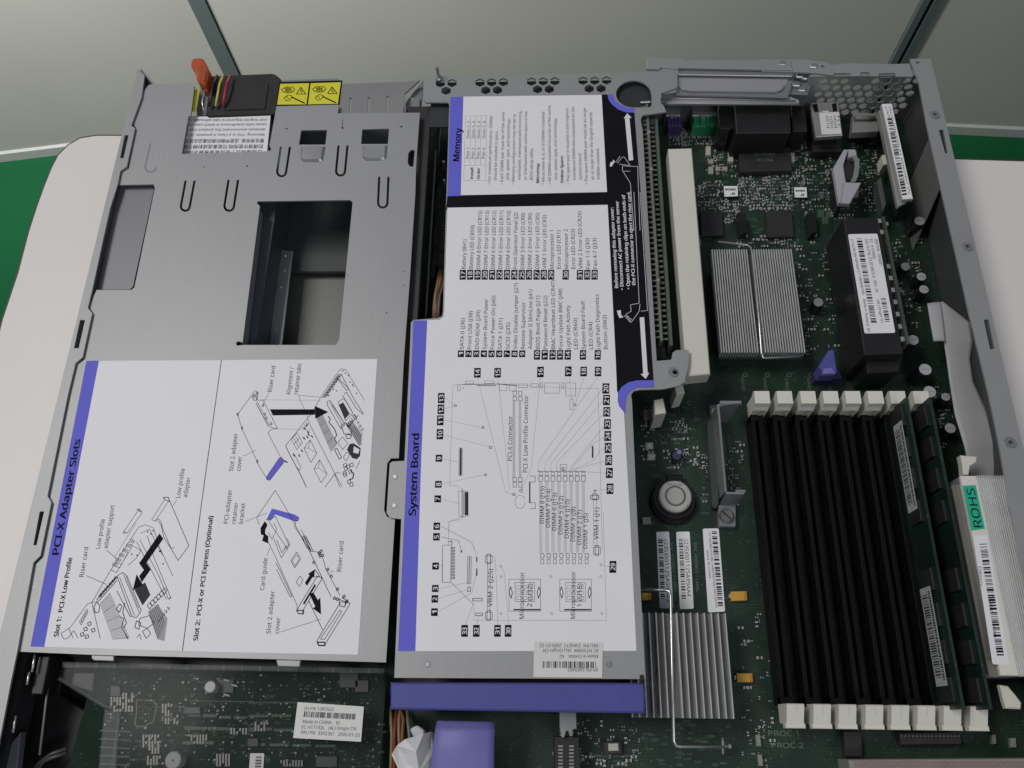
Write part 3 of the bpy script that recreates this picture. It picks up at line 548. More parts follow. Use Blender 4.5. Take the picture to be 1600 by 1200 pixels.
LN(zd([(435, 130), (455, 165), (520, 305), (512, 310), (440, 165)]), .22); LN(zd([(570, -10), (612, 70), (640, 130), (725, 310)]), .25); LN(zd([(610, 70), (655, 75), (680, 100), (695, 160), (770, 300)]), .22); LN(zd([(592, -10), (630, 70)]), .25); LN(zd([(580, -10), (620, 70)]), .4)
for x, y in ((655, 80), (665, 70), (672, 92), (660, 95), (700, 165), (718, 200), (750, 268), (628, 128), (735, 315), (750, 320), (785, 305), (800, 330)): LN(zd([(x, y), (x+9, y-8), (x+14, y+4), (x+4, y+8)]), .35, True)
m_.fill(zd([(588, 235), (612, 198), (605, 188), (640, 165), (636, 210), (628, 205), (598, 252)]), ZP); m_.fill(zd([(612, 295), (632, 285), (655, 325), (668, 312), (672, 400), (628, 368), (642, 360)]), ZP)
m_.fill(zd([(640, 240), (645, 250), (584, 350), (578, 342)]), ZP); LN(zd([(548, 380), (560, 352), (650, 205), (672, 205), (676, 215), (580, 375), (572, 398)]), .25); LN(zd([(545, 378), (582, 380), (580, 398), (555, 396), (545, 378)]), .4)
LN(zd([(608, 330), (680, 480)]), .25); LN(zd([(650, 540), (685, 480), (775, 335), (822, 340), (820, 350), (690, 560), (660, 562), (650, 540)]), .25); LN(zd([(668, 528), (770, 378), (780, 384), (690, 530)]), .22, True); LN(zd([(652, 545), (690, 545), (694, 562), (660, 562)]), .5, True)
LN(zd([(765, 320), (800, 335), (795, 362), (770, 355), (765, 320)]), .3); LN(zd([(780, 310), (808, 330), (795, 360)]), .3); LN(zd([(460, 492), (672, 424)]), .14); LN(zd([(740, 172), (705, 188)]), .14); LN(zd([(390, 95), (405, 55)]), .14); LN(zd([(640, 165), (650, 180), (665, 205), (640, 200)]), .3)
m_.build('instruction_label', None, lc)

# ================================================================== RIGHT ADAPTER COVER
rc = thing('adapter_cover', (0, 30, 0), 'grey adapter cover with system board diagram label and violet front grip', 'metal cover')
out = [(662, 124), (666, 120), (1010, 112.5), (1033, 112), (1036, 104.5), (1059, 106.5), (1058, 137), (1033, 146), (1032, 160), (1038, 167), (1041, 175), (1004, 180), (1001, 187), (1004, 203), (1026, 564), (1049, 562), (1051, 551), (1057, 547), (1076, 546.5), (1076, 565), (1073, 582), (1070, 597), (1060, 603), (1036, 608), (1000, 609), (990, 611), (986, 617), (987.5, 627), (995, 800), (1008, 1061), (616, 1059),
       (627, 811), (609, 809), (604, 801), (609, 724), (613, 721), (632, 720), (640, 560), (642, 504), (646, 500), (684, 497), (690.5, 494), (692, 487), (697, 320), (702, 162), (699, 160), (666, 160), (661, 155)]
dh = [(990+28*math.cos(a), 147+21.5*math.sin(a)) for a in [math.pi*2*i/28 for i in range(28)] if not (.02 < a < 1.45)]
dh = [(990+27.5*math.cos(t_), 147+21*math.sin(t_)) for t_ in [math.radians(d) for d in range(95, 361, 11)]]+[(1018.5, 155), (1018, 165), (1015, 167.5), (1004, 168)]
def hexa(x, y): return PP([(x+8.2*math.cos(a), y+6.6*math.sin(a)) for a in [math.pi/6+math.pi/3*i for i in range(6)]])
hexes = [(688, 130), (706.3, 129.7), (697, 141.7), (750, 129), (768.3, 128.7), (786.6, 128.2), (759, 141), (777.3, 140.6), (830.5, 127.5), (848.8, 127.2), (867, 126.8), (840, 139.5), (858.3, 139.2), (911, 126.2), (929.3, 126), (947.8, 125.5), (920.7, 138.5), (939.2, 138.2)]
holes = [PP(dh)]+[hexa(*h) for h in hexes]+[circ(*P(1054.5, 582), 1.3, 14)]
m_ = MB(); m_.prism(PP(out), 0, -1.1, holes=holes); m_.build('cover_plate', STEEL, rc)
m_ = MB(); e0 = [(662, 124), (664, 120), (1010, 112.5)]; pp = PP(e0)
for (a, b) in ((P(697, 320), P(702, 162)), (P(642, 504), P(633, 716)), (P(627, 812), P(616, 1057)), (P(987.5, 627), P(1008, 1061)), (P(1001, 187), P(1025, 560))):
    m_ = MB(); m_.slab3([(a[0], a[1], -1.15), (b[0], b[1], -1.15), (b[0], b[1], -7), (a[0], a[1], -7)], (.9 if a[0] < 0 else -.9, 0, 0))
    m_.build('folded_edge', STEEL, rc)
m_ = MB(); c = P(1052, 582); m_.prism(circ(*c, 2.4, 20), .6, .03, holes=[circ(P(1054.5, 582)[0], P(1054.5, 582)[1], 1.25, 14)]); m_.build('screw_boss', STEEL2, rc)
for x, y in ((617, 745), (616, 790), (668, 1038), (952, 1038)):
    m_ = MB(); c = P(x, y); m_.prism(circ(*c, 1.25, 16), .35, .03, cham=.25); m_.build('dimple', STEEL2, rc)
# violet grip
m_ = MB(); q = [(610, 1066), (1001, 1067), (1006, 1069), (1008, 1078), (1008, 1114), (960, 1113.5), (610, 1108)]
m_.prism(PP(q, -1.5), -1.5, -13, cham=.7); m_.build('grip', PURPP, rc)
m_ = MB(); c = P(1003, 1058.5, .2); m_.box(c[0]-.9, c[0]+.9, c[1]-1, c[1]+1, -1, .35, .1); m_.build('grip_stop', BLK, rc)

Z = .15; ZP = Z+.09; ZQ = Z+.035
m_ = MB(); m_.m(INK)
m_.prism(PP([(704, 151.5), (952, 147.5), (956, 158), (966, 169), (991, 174), (1001, 300), (1022, 604), (997, 604.5), (984, 608), (976, 616), (975, 640), (955, 630), (945, 324), (697, 328), (699, 306)], Z), Z, .02)
m_.m(PURP).sheet(PP([(704, 151.5), (724, 151), (720, 306), (699, 306.5)], ZQ), ZQ)
m_.m(PAPER).sheet(PP([(724, 151), (940, 148), (948.5, 300), (720, 305)], ZQ), ZQ)
m_.m(PAPER).prism(PP([(699, 324.5), (949.5, 320), (962, 560), (964, 610), (975, 644), (984, 800), (994.5, 1017), (622, 1017.5), (640, 620), (646, 501), (687, 499.5), (693, 495), (694, 488)], Z+.02), Z+.02, .02)
m_.m(PURP).sheet(PP([(646, 501), (667.5, 500.5), (658, 720), (649, 1017.3), (622, 1017.4), (632, 800)], ZQ+.02), ZQ+.02)
arc = [(1022, 594), (995, 594.5), (982, 597.5), (972, 604), (966, 613), (965, 625), (967, 634), (975.5, 645), (977, 645), (977.5, 630), (979.5, 618), (986, 610), (996, 605.5), (1022, 605)]
m_.m(PURP).sheet(PP(arc, ZQ+.02), ZQ+.02)
arc = [(949, 147.5), (951, 156), (956, 163), (966, 171), (978, 175.5), (991.5, 176), (991, 169), (981, 168.5), (969, 163.5), (960, 156), (957.5, 147.5)]
m_.m(PURP).sheet(PP(arc, ZQ), ZQ)
m_.m(WINK); ZW = ZP
m_.fill([(976.5, 185), (983.5, 184.5), (989.5, 250), (982.5, 251)], ZW); m_.fill([(974.5, 185), (980, 177), (987, 184)], ZW)
m_.fill([(999.5, 496), (1006.5, 495.5), (1012, 583), (1005, 584)], ZW); m_.fill([(1001, 584.5), (1014.5, 582.5), (1009, 592)], ZW)
for st, x, y0_, y1_ in (('Before removing this adapter cover:', 966, 450, 324), ('• Disconnect AC power from the server', 974.5, 453, 314), ('• Open the retaining clips on both ends of', 984.5, 452, 304), ('the PCI-X connector to eject the riser card.', 993, 446, 299)):
    m_.text(st, (x, y0_), (x-8+(.5 if x < 970 else 0), y1_), 5.2, ZW, True)
zf = zz(4, 650, 300); ze = zz(4, 650, 60)
for p in (zf([(1362, 0), (1395, 695), (1340, 705), (1345, 745), (1310, 765), (1345, 815), (1395, 745), (1400, 700)]), zf([(1400, 0), (1447, 740), (1405, 745)]), ze([(1340, 905), (1290, 825), (1290, 795), (1340, 800), (1385, 800)]), ze([(1340, 830), (1290, 830)]), ze([(1260, 780), (1285, 745), (1300, 740), (1340, 795), (1270, 785)]), ze([(1275, 735), (1250, 775)]), zf([(1300, 770), (1340, 815), (1355, 805), (1310, 765)]), ze([(1340, 905), (1362, 1200)]), ze([(1385, 800), (1400, 1200)])):
    m_.line(p, ZW, .22)
m_.fill(ze([(1210, 800), (1215, 775), (1230, 770), (1232, 758), (1245, 768), (1232, 785), (1225, 800)]), ZW); m_.fill(zf([(1255, 742), (1280, 738), (1282, 770), (1298, 782), (1272, 788), (1262, 765)]), ZW)
m_.m(INK)
m_.text('Memory', (717.5, 252), (721.5, 200), 10, ZP, True)
m_.text('System Board', (649.5, 806), (655, 677), 11, ZP+.02, True)
# memory table
tb = lambda p: [(650+a/4, 60+b/4) for a, b in p]
m_.m(INKL)
for p in ([(310, 485), (440, 482), (436, 888), (298, 890), (310, 485)], [(308, 625), (438, 622)], [(302, 795), (437, 792)], [(342, 484), (336, 792)], [(375, 484), (369, 792)], [(408, 483), (403, 792)], [(304, 752), (437, 750)]): m_.line(tb(p), ZP, .16)
m_.m(INK)
for i in range(4):
    x = 650+(333+i*33)/4; m_.text('Pair %d' % (i+1), (x-.8, 247), (x, 231), 4.2, ZP); m_.text('Slots %d, %d' % (2*i+1, 2*i+2), (x, 215), (x+.8, 189), 4.2, ZP)
m_.text('Install', (739, 280), (739.6, 262), 4.2, ZP, True); m_.text('Order', (749.5, 280), (750, 262), 4.2, ZP, True)
for st, x, a, b, bd in (('• For maximum performance, DIMMs', 766.5, 288, 181, 0), ('should be installed in pairs.', 776, 282, 204, 0), ('• Each DIMM pair must be of the same', 786, 288, 175, 0), ('size, speed, type, and technology.', 795, 281, 185, 0), ('• Memory configuration may be set to', 804, 288, 178, 0), ('interleaved, interleaved with mirroring,', 813.5, 281, 173, 0), ('or interleaved with online spare in the', 823, 281, 174, 0), ('BIOS setup utility.', 832.5, 281, 231, 0), ('Mirroring:', 842.5, 286, 255, 1), ('• Must have 4, 6, or 8 DIMMs installed', 851, 288, 175, 0), ('• All DIMMs installed must be of the same', 861, 288, 165, 0), ('size, speed, type, and technology.', 870.5, 281, 184, 0), ('Online Spare:', 880.5, 286, 243, 1), ('• The spare pair is located in the highest', 890, 288, 169, 0), ('numbered DIMM slots populated on the', 899.5, 281, 167, 0), ('system board', 909, 281, 240, 0), ('• The spare DIMM pair must be as large', 918.5, 288, 169, 0), ('as or larger than the largest capacity', 928, 281, 175, 0), ('DIMMs installed.', 937.5, 280, 231, 0)):
    m_.text_up(st, x, a, b, 4.6, ZP, bool(bd))
# numbered list
def badge(x0, x1, y0_, y1_, s_):
    sl = .25
    m_.m(INK).fill([(x0, y0_), (x1, y0_-.1), (x1-.3, y1_), (x0-.4, y1_)], ZQ+.03)
    m_.m(WINK); n = len(s_); h = (y1_-y0_); mid = (y0_+y1_)/2; hw = 2.8 if n == 1 else 5.6
    m_.text(s_, ((x1-1.7), mid+hw), ((x1-1.6), mid-hw), (x1-x0)-3.4, ZP, True); m_.m(INK)
xs = [715.5+i*11.97 for i in range(9)]+[650+v/4 for v in (738, 786, 835, 882, 930, 1025, 1117)]
rows = [(['SATA 0 (J36)'], [497]), (['Front USB (J38)'], [486]), (['DVD-ROM (J39)'], [485]), (['System Board Power'], [467]), (['Force Power-On (J40)'], [462]), (['SATA 1 (J31)'], [497]), (['SCSI (J35)'], [504]), (['Video Disable Jumper (J27)'], [442]), (['Remote Supervisor', 'Adapter II SlimLine (J41)'], [472, 452]),
        (['BIOS Boot Page (J21)'], [462]), (['Password Reset (J22)'], [462]), (['BMC Heartbeat LED (CR47)'], [438]), (['Force Update BMC (J48)'], [451]), (['Light Path Activity', 'LED (CR60)'], [477, 497]), (['System Board Fault', 'LED (CR4)'], [470, 503]), (['Light Path Diagnostics', 'Button (SW2)'], [460, 492])]
for i, (x, (tx, en)) in enumerate(zip(xs, rows)):
    badge(x, x+9.6, 547.5 if i < 9 else 547, 558 if i < 9 else 562, str(i+1))
    for j, (t_, e_) in enumerate(zip(tx, en)): m_.text_up(t_, x+8.7+j*12 + (-.6 if j else 0), 545.5, e_, 5.8, ZP)
xs = [650+v/4 for v in (274, 320, 366, 411, 457, 503, 550, 596, 642, 687, 735, 780, 826, 917, 1006, 1052, 1098)]
rows = [('Battery (BH1)', 374), ('Battery LED (CR59)', 352), ('DIMM 8 Error LED (CR15)', 329), ('DIMM 7 Error LED (CR13)', 329), ('DIMM 6 Error LED (CR12)', 329), ('DIMM 5 Error LED (CR11)', 329), ('DIMM 4 Error LED (CR10)', 329), ('Front Operator Panel (J2)', 332), ('DIMM 3 Error LED (CR8)', 332.5), ('DIMM 2 Error LED (CR6)', 332.5), ('DIMM 1 Error LED (CR5)', 332.5), ('VRM 1 Error LED (CR3)', 336), ('Microprocessor 1|Error LED (CR1)', 360), ('Microprocessor 2|Error LED (CR23)', 358), ('VRM 2 Error LED (CR26)', 330), ('Fan 1-3 (J30)', 372), ('Fan 4-7 (J33)', 372)]
for i, (x, (tx, e_)) in enumerate(zip(xs, rows)):
    badge(x, x+9.6, 421.7, 437, str(i+17))
    for j, t_ in enumerate(tx.split('|')): m_.text_up(t_, x+8.7+j*11, 420, e_, 5.8, ZP)
for s_, x, y0_, y1_ in (('14', 741, 575, 590), ('15', 772.5, 575, 590), ('16', 839.5, 573, 589.5), ('17', 883, 572.5, 588), ('18', 907, 573, 588), ('19', 929.5, 573, 588), ('20', 941.5, 599, 615), ('21', 942.5, 617, 633), ('22', 943, 636, 651), ('23', 944, 655, 670.5), ('24', 944.5, 673.5, 689), ('25', 945, 692, 708), ('26', 946, 711, 727), ('27', 947, 731, 747), ('28', 948, 755.5, 772), ('13', 684.5, 614, 630), ('12', 684, 632, 647), ('11', 683, 649, 664.5), ('10', 682.5, 670.5, 686.5), ('9', 681, 710.5, 721.5), ('8', 680, 751.5, 762), ('7', 679, 774, 785), ('6', 677.5, 816.5, 828), ('5', 677, 833, 844.5), ('4', 675.7, 879, 890), ('3', 675.2, 914, 925), ('2', 674.5, 930, 941.5), ('1', 673.8, 950.5, 962.5), ('33', 721, 976.5, 995), ('32', 739.3, 976.5, 995), ('31', 772.3, 976.5, 995), ('30', 789, 976.5, 995), ('29', 952.5, 876.5, 895)):
    badge(x, x+(10.2 if x < 935 else 10.6), y0_, y1_, s_)
for st, a, b, h in (('PCI-X Connector', (800, 720), (800.5, 650), 6.8), ('PCI-X Low Profile Connector', (824, 738), (825, 618), 6.8), ('DIMM 8 (J15)', (850, 818), (850.8, 760), 6.5), ('DIMM 7 (J14)', (859.5, 824), (860.3, 764), 6.5), ('DIMM 6 (J13)', (869, 829), (869.8, 770), 6.5), ('DIMM 5 (J12)', (879, 835), (879.8, 775), 6.5), ('DIMM 4 (J10)', (888.7, 841), (889.5, 780), 6.5), ('DIMM 3 (J8)', (898, 846), (899, 792), 6.5), ('DIMM 2 (J7)', (908, 851), (909, 797), 6.5), ('DIMM 1 (J5)', (917.5, 857), (918.5, 802), 6.5), ('VRM 1 (J1)', (935, 843), (936, 793), 7), ('VRM 2 (J25)', (769, 948), (770, 889), 7), ('Microprocessor', (818.5, 967), (819, 894), 7), ('2 (U32)', (831, 948), (831.5, 912), 7), ('Microprocessor', (898.5, 967), (899, 893), 7), ('1 (U16)', (909, 948), (909.5, 912), 7)): m_.text(st, a, b, h, ZP)
z6 = zz(4, 650, 560); z8 = zz(3, 650, 800); m_.m(INKL)
def L6(p, w=.13, c=False): m_.line(z6(p), ZP-.02, w, c)
def L8(p, w=.13, c=False): m_.line(z8(p), ZP-.02, w, c)
L6([(230, 165), (520, 160), (1000, 188), (1138, 188), (1165, 1190)]); L8([(877, 0), (893, 508), (272, 508), (272, 435), (165, 330), (125, 330), (125, 155), (152, 155), (155, 45), (200, 28)]); L6([(205, 1100), (205, 1020), (270, 1008), (300, 990)]); L6([(300, 825), (260, 797), (210, 795), (230, 165)])
m_.m(INKG)
L6([(290, 163), (520, 160), (630, 172)], .3); L6([(380, 170), (500, 170)], .3); L6([(308, 142), (362, 142), (362, 158), (308, 158)], .14, True); L6([(428, 140), (486, 140), (486, 157), (428, 157)], .14, True)
for q in ((522, 160, 566, 202), (583, 160, 626, 203), (640, 160, 698, 182), (718, 158, 765, 182), (776, 153, 790, 185), (803, 153, 898, 217), (911, 152, 925, 186), (936, 153, 997, 234), (962, 255, 982, 320), (260, 165, 276, 202), (1100, 548, 1108, 620), (902, 662, 940, 700)): L6([(q[0], q[1]), (q[2], q[1]), (q[2], q[3]), (q[0], q[3])], .15, True)
L6([(1104, 548), (1104, 622)], .5); L6([(270, 560), (290, 560), (288, 733), (268, 733)], .15, True); L6([(280, 562), (278, 730)], .9); L6([(265, 830), (320, 830), (325, 985), (270, 990)], .15, True); L6([(288, 818), (288, 995)], .3); L6([(316, 835), (316, 980)], 1.6); L6([(299, 835), (299, 980)], .3)
for x in (605, 640): L6([(x, 205), (x+24, 205), (x+20, 235), (x+4, 235)], .2, True); L6([(x+2, 240), (x+24, 240), (x+24, 265), (x+2, 265)], .2, True); L6([(x, 745), (x+24, 745), (x+24, 770), (x, 770)], .2, True); L6([(x+2, 775), (x+22, 775), (x+22, 805), (x+2, 805)], .2, True)
for x in (606, 612, 618, 644, 650, 656): L6([(x, 265), (x, 745)], .12)
m_.line([(650+650/4+8*math.cos(t_*.5), 560+896/4+10.5*math.sin(t_*.5)) for t_ in range(13)], ZP-.02, .13)
for x, y, r in ((656, 826, 8), (612, 850, 7), (418, 432, 6), (465, 556, 7), (435, 728, 6), (246, 295, 6), (994, 290, 6), (918, 688, 6), (1118, 828, 5), (296, 185, 2)): L6([(x-r, y-r), (x+r, y-r), (x+r, y+r), (x-r, y+r)], .25, True)
L6([(712, 735), (745, 735), (745, 772), (708, 772), (708, 902), (745, 902), (745, 938), (712, 938)], .2); L6([(712, 770), (712, 905)], .4)
for i in range(8):
    x = 768+i*38; L6([(x, 735), (x+24, 735), (x+24, 768), (x, 768)], .22, True); L6([(x+2, 712), (x+22, 712), (x+22, 732), (x+2, 732)], .15, True); L6([(x-4, 705), (x+8, 705)], .35)
    for dx_ in (4, 11, 18): m_.line([(650+(x+dx_)/4, 560+772/4), (650+(x+dx_)/4+.4, 864)], ZP-.03, .1)
    x8 = 585+i*29.7; L8([(x8, 195), (x8+15, 195), (x8+15, 215), (x8, 215)], .22, True); L8([(x8, 222), (x8+14, 222), (x8+14, 243), (x8, 243)], .18, True)
L6([(758, 706), (1060, 706)], .2)
m_.m(INKL)
for p in ([(385, 125), (560, 835), (608, 850)], [(512, 120), (585, 820)], [(777, 120), (720, 690), (658, 822)], [(957, 115), (972, 255)], [(1050, 118), (995, 285)], [(1135, 118), (770, 640), (765, 700)], [(1165, 190), (810, 650), (803, 700)], [(1168, 265), (845, 655), (840, 700)], [(1172, 345), (880, 650), (878, 700)], [(1175, 425), (960, 690)], [(1178, 490), (1110, 530), (965, 695)], [(1180, 565), (1150, 575), (1120, 630), (975, 700)], [(1183, 640), (965, 700)], [(1187, 718), (1000, 704)], [(1190, 818), (1118, 828)], [(180, 245), (240, 290)], [(178, 315), (240, 298)], [(175, 385), (412, 432)], [(172, 478), (455, 553)], [(168, 628), (270, 648)], [(163, 785), (428, 727)], [(160, 880), (268, 908)], [(158, 1050), (340, 1145), (368, 1200)], [(155, 1115), (260, 1135), (290, 1200)]): L6(p, .12)
for p in ([(118, 68), (262, 140), (285, 205)], [(118, 118), (200, 135), (212, 180)], [(110, 252), (125, 250)], [(108, 360), (242, 330)], [(107, 405), (240, 365)], [(105, 465), (262, 380), (285, 270)], [(232, 530), (270, 425)], [(286, 530), (292, 488)], [(384, 530), (372, 215), (350, 200)], [(434, 530), (415, 290), (398, 255)], [(908, 258), (868, 248)], [(165, 330), (270, 435)]): L8(p, .12)
m_.m(INKG)
L8([(125, 155), (165, 155), (162, 330), (122, 330)], .15, True); L8([(152, 140), (168, 135), (168, 155)], .3)
for i in range(22): L8([(163, 165+i*7), (183, 166+i*7)], .3)
L8([(243, 210), (259, 210), (257, 335), (240, 335)], .2, True); L8([(251, 212), (248, 333)], .3); L8([(243, 352), (256, 352), (255, 373), (242, 373)], .25, True); L8([(265, 405), (310, 405), (310, 417), (265, 417)], .25, True); L8([(280, 474), (312, 474), (312, 486), (280, 486)], .25, True); L8([(285, 210), (285, 235)], .5); L8([(285, 265), (285, 300)], .5); L8([(212, 180), (214, 190)], .6)
for (x0_, y0_) in ((325, 205), (325, 470), (832, 165)):
    L8([(x0_, y0_), (x0_+32, y0_), (x0_+32, y0_+32), (x0_, y0_+32)], .2, True); L8([(x0_+8, y0_-8), (x0_+24, y0_-8), (x0_+24, y0_+38), (x0_+8, y0_+38)], .25, True)
L8([(336, 240), (334, 470)], .15); L8([(348, 240), (346, 470)], .15); L6([(1092, 855), (1142, 855), (1142, 880), (1092, 880)], .3, True); L6([(1105, 845), (1130, 845), (1130, 885), (1105, 885)], .25, True); L6([(1108, 890), (1112, 1180)], .12); L6([(1128, 890), (1130, 1180)], .12)
for x0_ in (436, 674):
    L8([(x0_, 315), (x0_+148, 315), (x0_+148, 465), (x0_, 465)], .15, True); L8([(x0_+8, 350), (x0_, 375), (x0_+10, 405), (x0_+16, 378)], .3, True); L8([(x0_+140, 350), (x0_+148, 375), (x0_+138, 405), (x0_+132, 378)], .3, True)
    L8([(x0_+28, 330), (x0_+120, 330), (x0_+120, 420), (x0_+28, 420)], .15, True); L8([(x0_+20, 458), (x0_+148, 458)], .6)
    for i in range(3):
        for j in range(3): L8([(x0_+35+i*28, 345+j*25), (x0_+55+i*28, 345+j*25), (x0_+55+i*28, 360+j*25), (x0_+35+i*28, 360+j*25)], .1, True)
for x, y in ((400, 303), (632, 303), (866, 303), (398, 476), (636, 476), (872, 476), (398, 254), (867, 247)):
    m_.line([(650+x/3+1.8*math.cos(t_), 800+y/3+1.8*math.sin(t_)) for t_ in range(7)], ZP-.02, .13)
m_.build('system_diagram_label', None, rc)
# part sticker, printed upside down
m_ = MB(); Z2 = Z+.25; m_.m(PAPER2).prism(PP([(834.5, 1002), (942, 1004), (941, 1059), (833.5, 1058)], Z2), Z2, .05); m_.m(INKG)
for st, y, x0_, x1_ in (('FRU PN  23K4211  2005-01-22', 1009.5, 934, 843), ('EC H15098K  (4L) Origin CN', 1017.5, 934, 849), ('Made in CHINA    K2', 1026.5, 934, 874), ('(P) PN 26K0483', 1047.5, 934, 887)): m_.text(st, (x0_, y-3.5), (x1_, y-3.5), 5, Z2+.06)
m_.barcode([(848, 1033), (933, 1034), (933, 1044), (848, 1043.5)], Z2+.06, 34, 5); m_.build('part_number_sticker', None, rc)

# ================================================================== LOW PROFILE SLOT BRACKET
sb = thing('slot_bracket', (115, 186, 0), 'bright steel expansion slot filler bracket bolted across the rear opening', 'slot cover')
b4 = zz(4, 950, 60)
m_ = MB(); m_.prism(PP(b4([(245, 120), (458, 122), (480, 135), (905, 133), (930, 128), (1140, 132), (1155, 205), (1150, 196), (450, 182), (438, 190), (330, 180), (320, 192), (243, 190)]), .8), .8, -.6, cham=.25); m_.build('top_flange', STEEL, sb)
m_ = MB()
def P3(x, y, z): q = P(950+x/4, 60+y/4, z); return (q[0], q[1], z)
m_.prism(PP(b4([(438, 186), (1160, 198), (1152, 236), (440, 226)]), -1.2), -1.2, -2, cham=.2); m_.build('upper_strip', STEEL2, sb)
fm = mat('filler_steel', (.40, .40, .43), .42, .45, .08, 18, .05, 700)
m_ = MB(); m_.prism(PP(b4([(430, 222), (1160, 232), (1120, 372), (425, 350)]), -4), -4, -5); m_.build('filler_face', STEEL2, sb)
m_ = MB(); ins = b4([(440, 236), (1135, 246), (1110, 300), (1085, 325), (1050, 338), (500, 330), (465, 320), (445, 300)])
m_.prism(rounded(PP(ins, -3.4), 1.5), -3.4, -3.98, cham=.5); m_.build('pressed_panel', fm, sb)
m_ = MB(); m_.tube([P3(452, 300, -3.2), P3(470, 318, -3.2), P3(500, 326, -3.2), P3(1045, 334, -3.2), P3(1080, 322, -3.2), P3(1102, 300, -3.2)], .55, 8); m_.build('pressed_bead', STEEL, sb, smooth=True)
m_ = MB(); m_.prism(PP(b4([(330, 348), (430, 338), (1120, 355), (1195, 385), (1195, 412), (330, 412)]), -7), -7, -8, cham=.2); m_.build('lower_ledge', fm, sb)
m_ = MB(); m_.tube([P3(330, 378, -6.8), P3(780, 380, -6.8), P3(1170, 392, -6.8)], .6, 8); m_.tube([P3(330, 406, -7), P3(780, 408, -7), P3(1190, 412, -7)], .7, 8); m_.build('ledge_bead', STEEL, sb, smooth=True)
m_ = MB(); m_.prism(PP(b4([(1135, 345), (1165, 205), (1240, 210), (1300, 235), (1250, 350)]), -7), -7, -16, cham=.5); m_.build('bracket_clip', STEELD, sb)
for x, y, z in ((1180, 280, -5), (1215, 310, -6), (1230, 235, -4), (1200, 225, -3), (1090, 150, 1), (1285, 165, 1)):
    q = P3(x, y, z); m_ = MB(); m_.prism(rounded([(q[0]-2.6, q[1]-1.6), (q[0]+1.8, q[1]-2), (q[0]+2.6, q[1]+1.4), (q[0]-1.5, q[1]+2)], .8), z, z-1.6, cham=.5); m_.build('spot_weld', STEEL2, sb)
q = P(684, 115, 3); m_ = MB(); m_.cyl(q[0], q[1], .9, -1, 8.5, 12, .3); m_.cyl(q[0], q[1]-.4, 2.2, -1.5, .8, 12, .3); m_.build('thumb_pin', STEEL2, None, 'small steel pin standing up at the rear left corner of the adapter cover', 'pin')

# ================================================================== RISER CARD
rs = thing('riser_card', (75, 90, ZB), 'upright riser card with black pinned slot and long ivory connector', 'circuit board')
xr = P(1040, 400, -3)[0]
m_ = MB(); m_.box(xr-.8, xr+.8, 22, 171, -34, -4); m_.build('riser_board', mat('riser_board_green', (.08, .10, .075), .5, 0, .2, 60), rs)
m_ = MB(); q = PP([(1044, 232), (1081, 231), (1110, 584), (1073, 588)], -3); m_.prism(q, -3, -13, cham=.5); m_.build('ivory_connector', CREAM, rs)
m_ = MB(); q = PP([(997, 208), (1004, 208), (1025, 562), (1016, 562)], -2.2); m_.prism(q, -2.2, -12, cham=.3); m_.build('connector_wall', CREAM, rs)
m_ = MB(); q1 = PP([(1005, 205), (1018, 205), (1040, 560), (1026, 562)], -9); m_.prism(q1, -9, -16); m_.build('slot_body', BLK, rs)
m_ = MB(); y = 27
mp = MB(); n = 0
ya, yb_ = 26, 167; N = 46
for i in range(N):
    y = ya+(yb_-ya)*i/(N-1); xw = P(1004, 208, -3)[0]
    mp.box(xw+.2, xw+2.6, y-.45, y+.45, -3.6, -3.0); mp.box(xw+4.0, xr-1.2, y-.5, y+.5, -6.0, -5.2)
mp.build('contact_row', mat('pin_shadow_steel', (.20, .20, .17), .4, .5, .2), rs, kind='stuff')
m_ = MB(); xw = P(1004, 208, -3)[0]; m_.box(xw+2.6, xw+4.0, 24, 170, -10, -2.8, .2); m_.build('slot_rib', mat('grey_green_plastic', (.14, .145, .125), .5), rs)
for y in (P(1015, 205, -2)[1], P(1017, 263, -2)[1], P(1032, 437, -2)[1]):
    m_ = MB(); m_.cyl(xw+3.3, y, 1.1, -3, -1.9, 12, .3); m_.build('contact_stud', SILV, rs)

# ================================================================== SYSTEM BOARD
bd = thing('system_board', (80, 0, ZB-1.6), 'dark green server motherboard crowded with chips, memory sockets and white stickers', 'circuit board')
xl = dv-11
m_ = MB(); m_.box(xl, XR-3.2, YF-60, YR-1.5, ZB-1.6, ZB); m_.build('board', PCB, bd)
def part(name, q, zt, mt, zb=ZB+.02, cham=.3, rnd=0, parent=None, kind=None):
    m_ = MB(); w_ = PP(q, zt); w_ = rounded(w_, rnd) if rnd else w_; m_.prism(w_, zt, zb, cham=cham); return m_.build(name, mt, parent or bd, kind=kind)
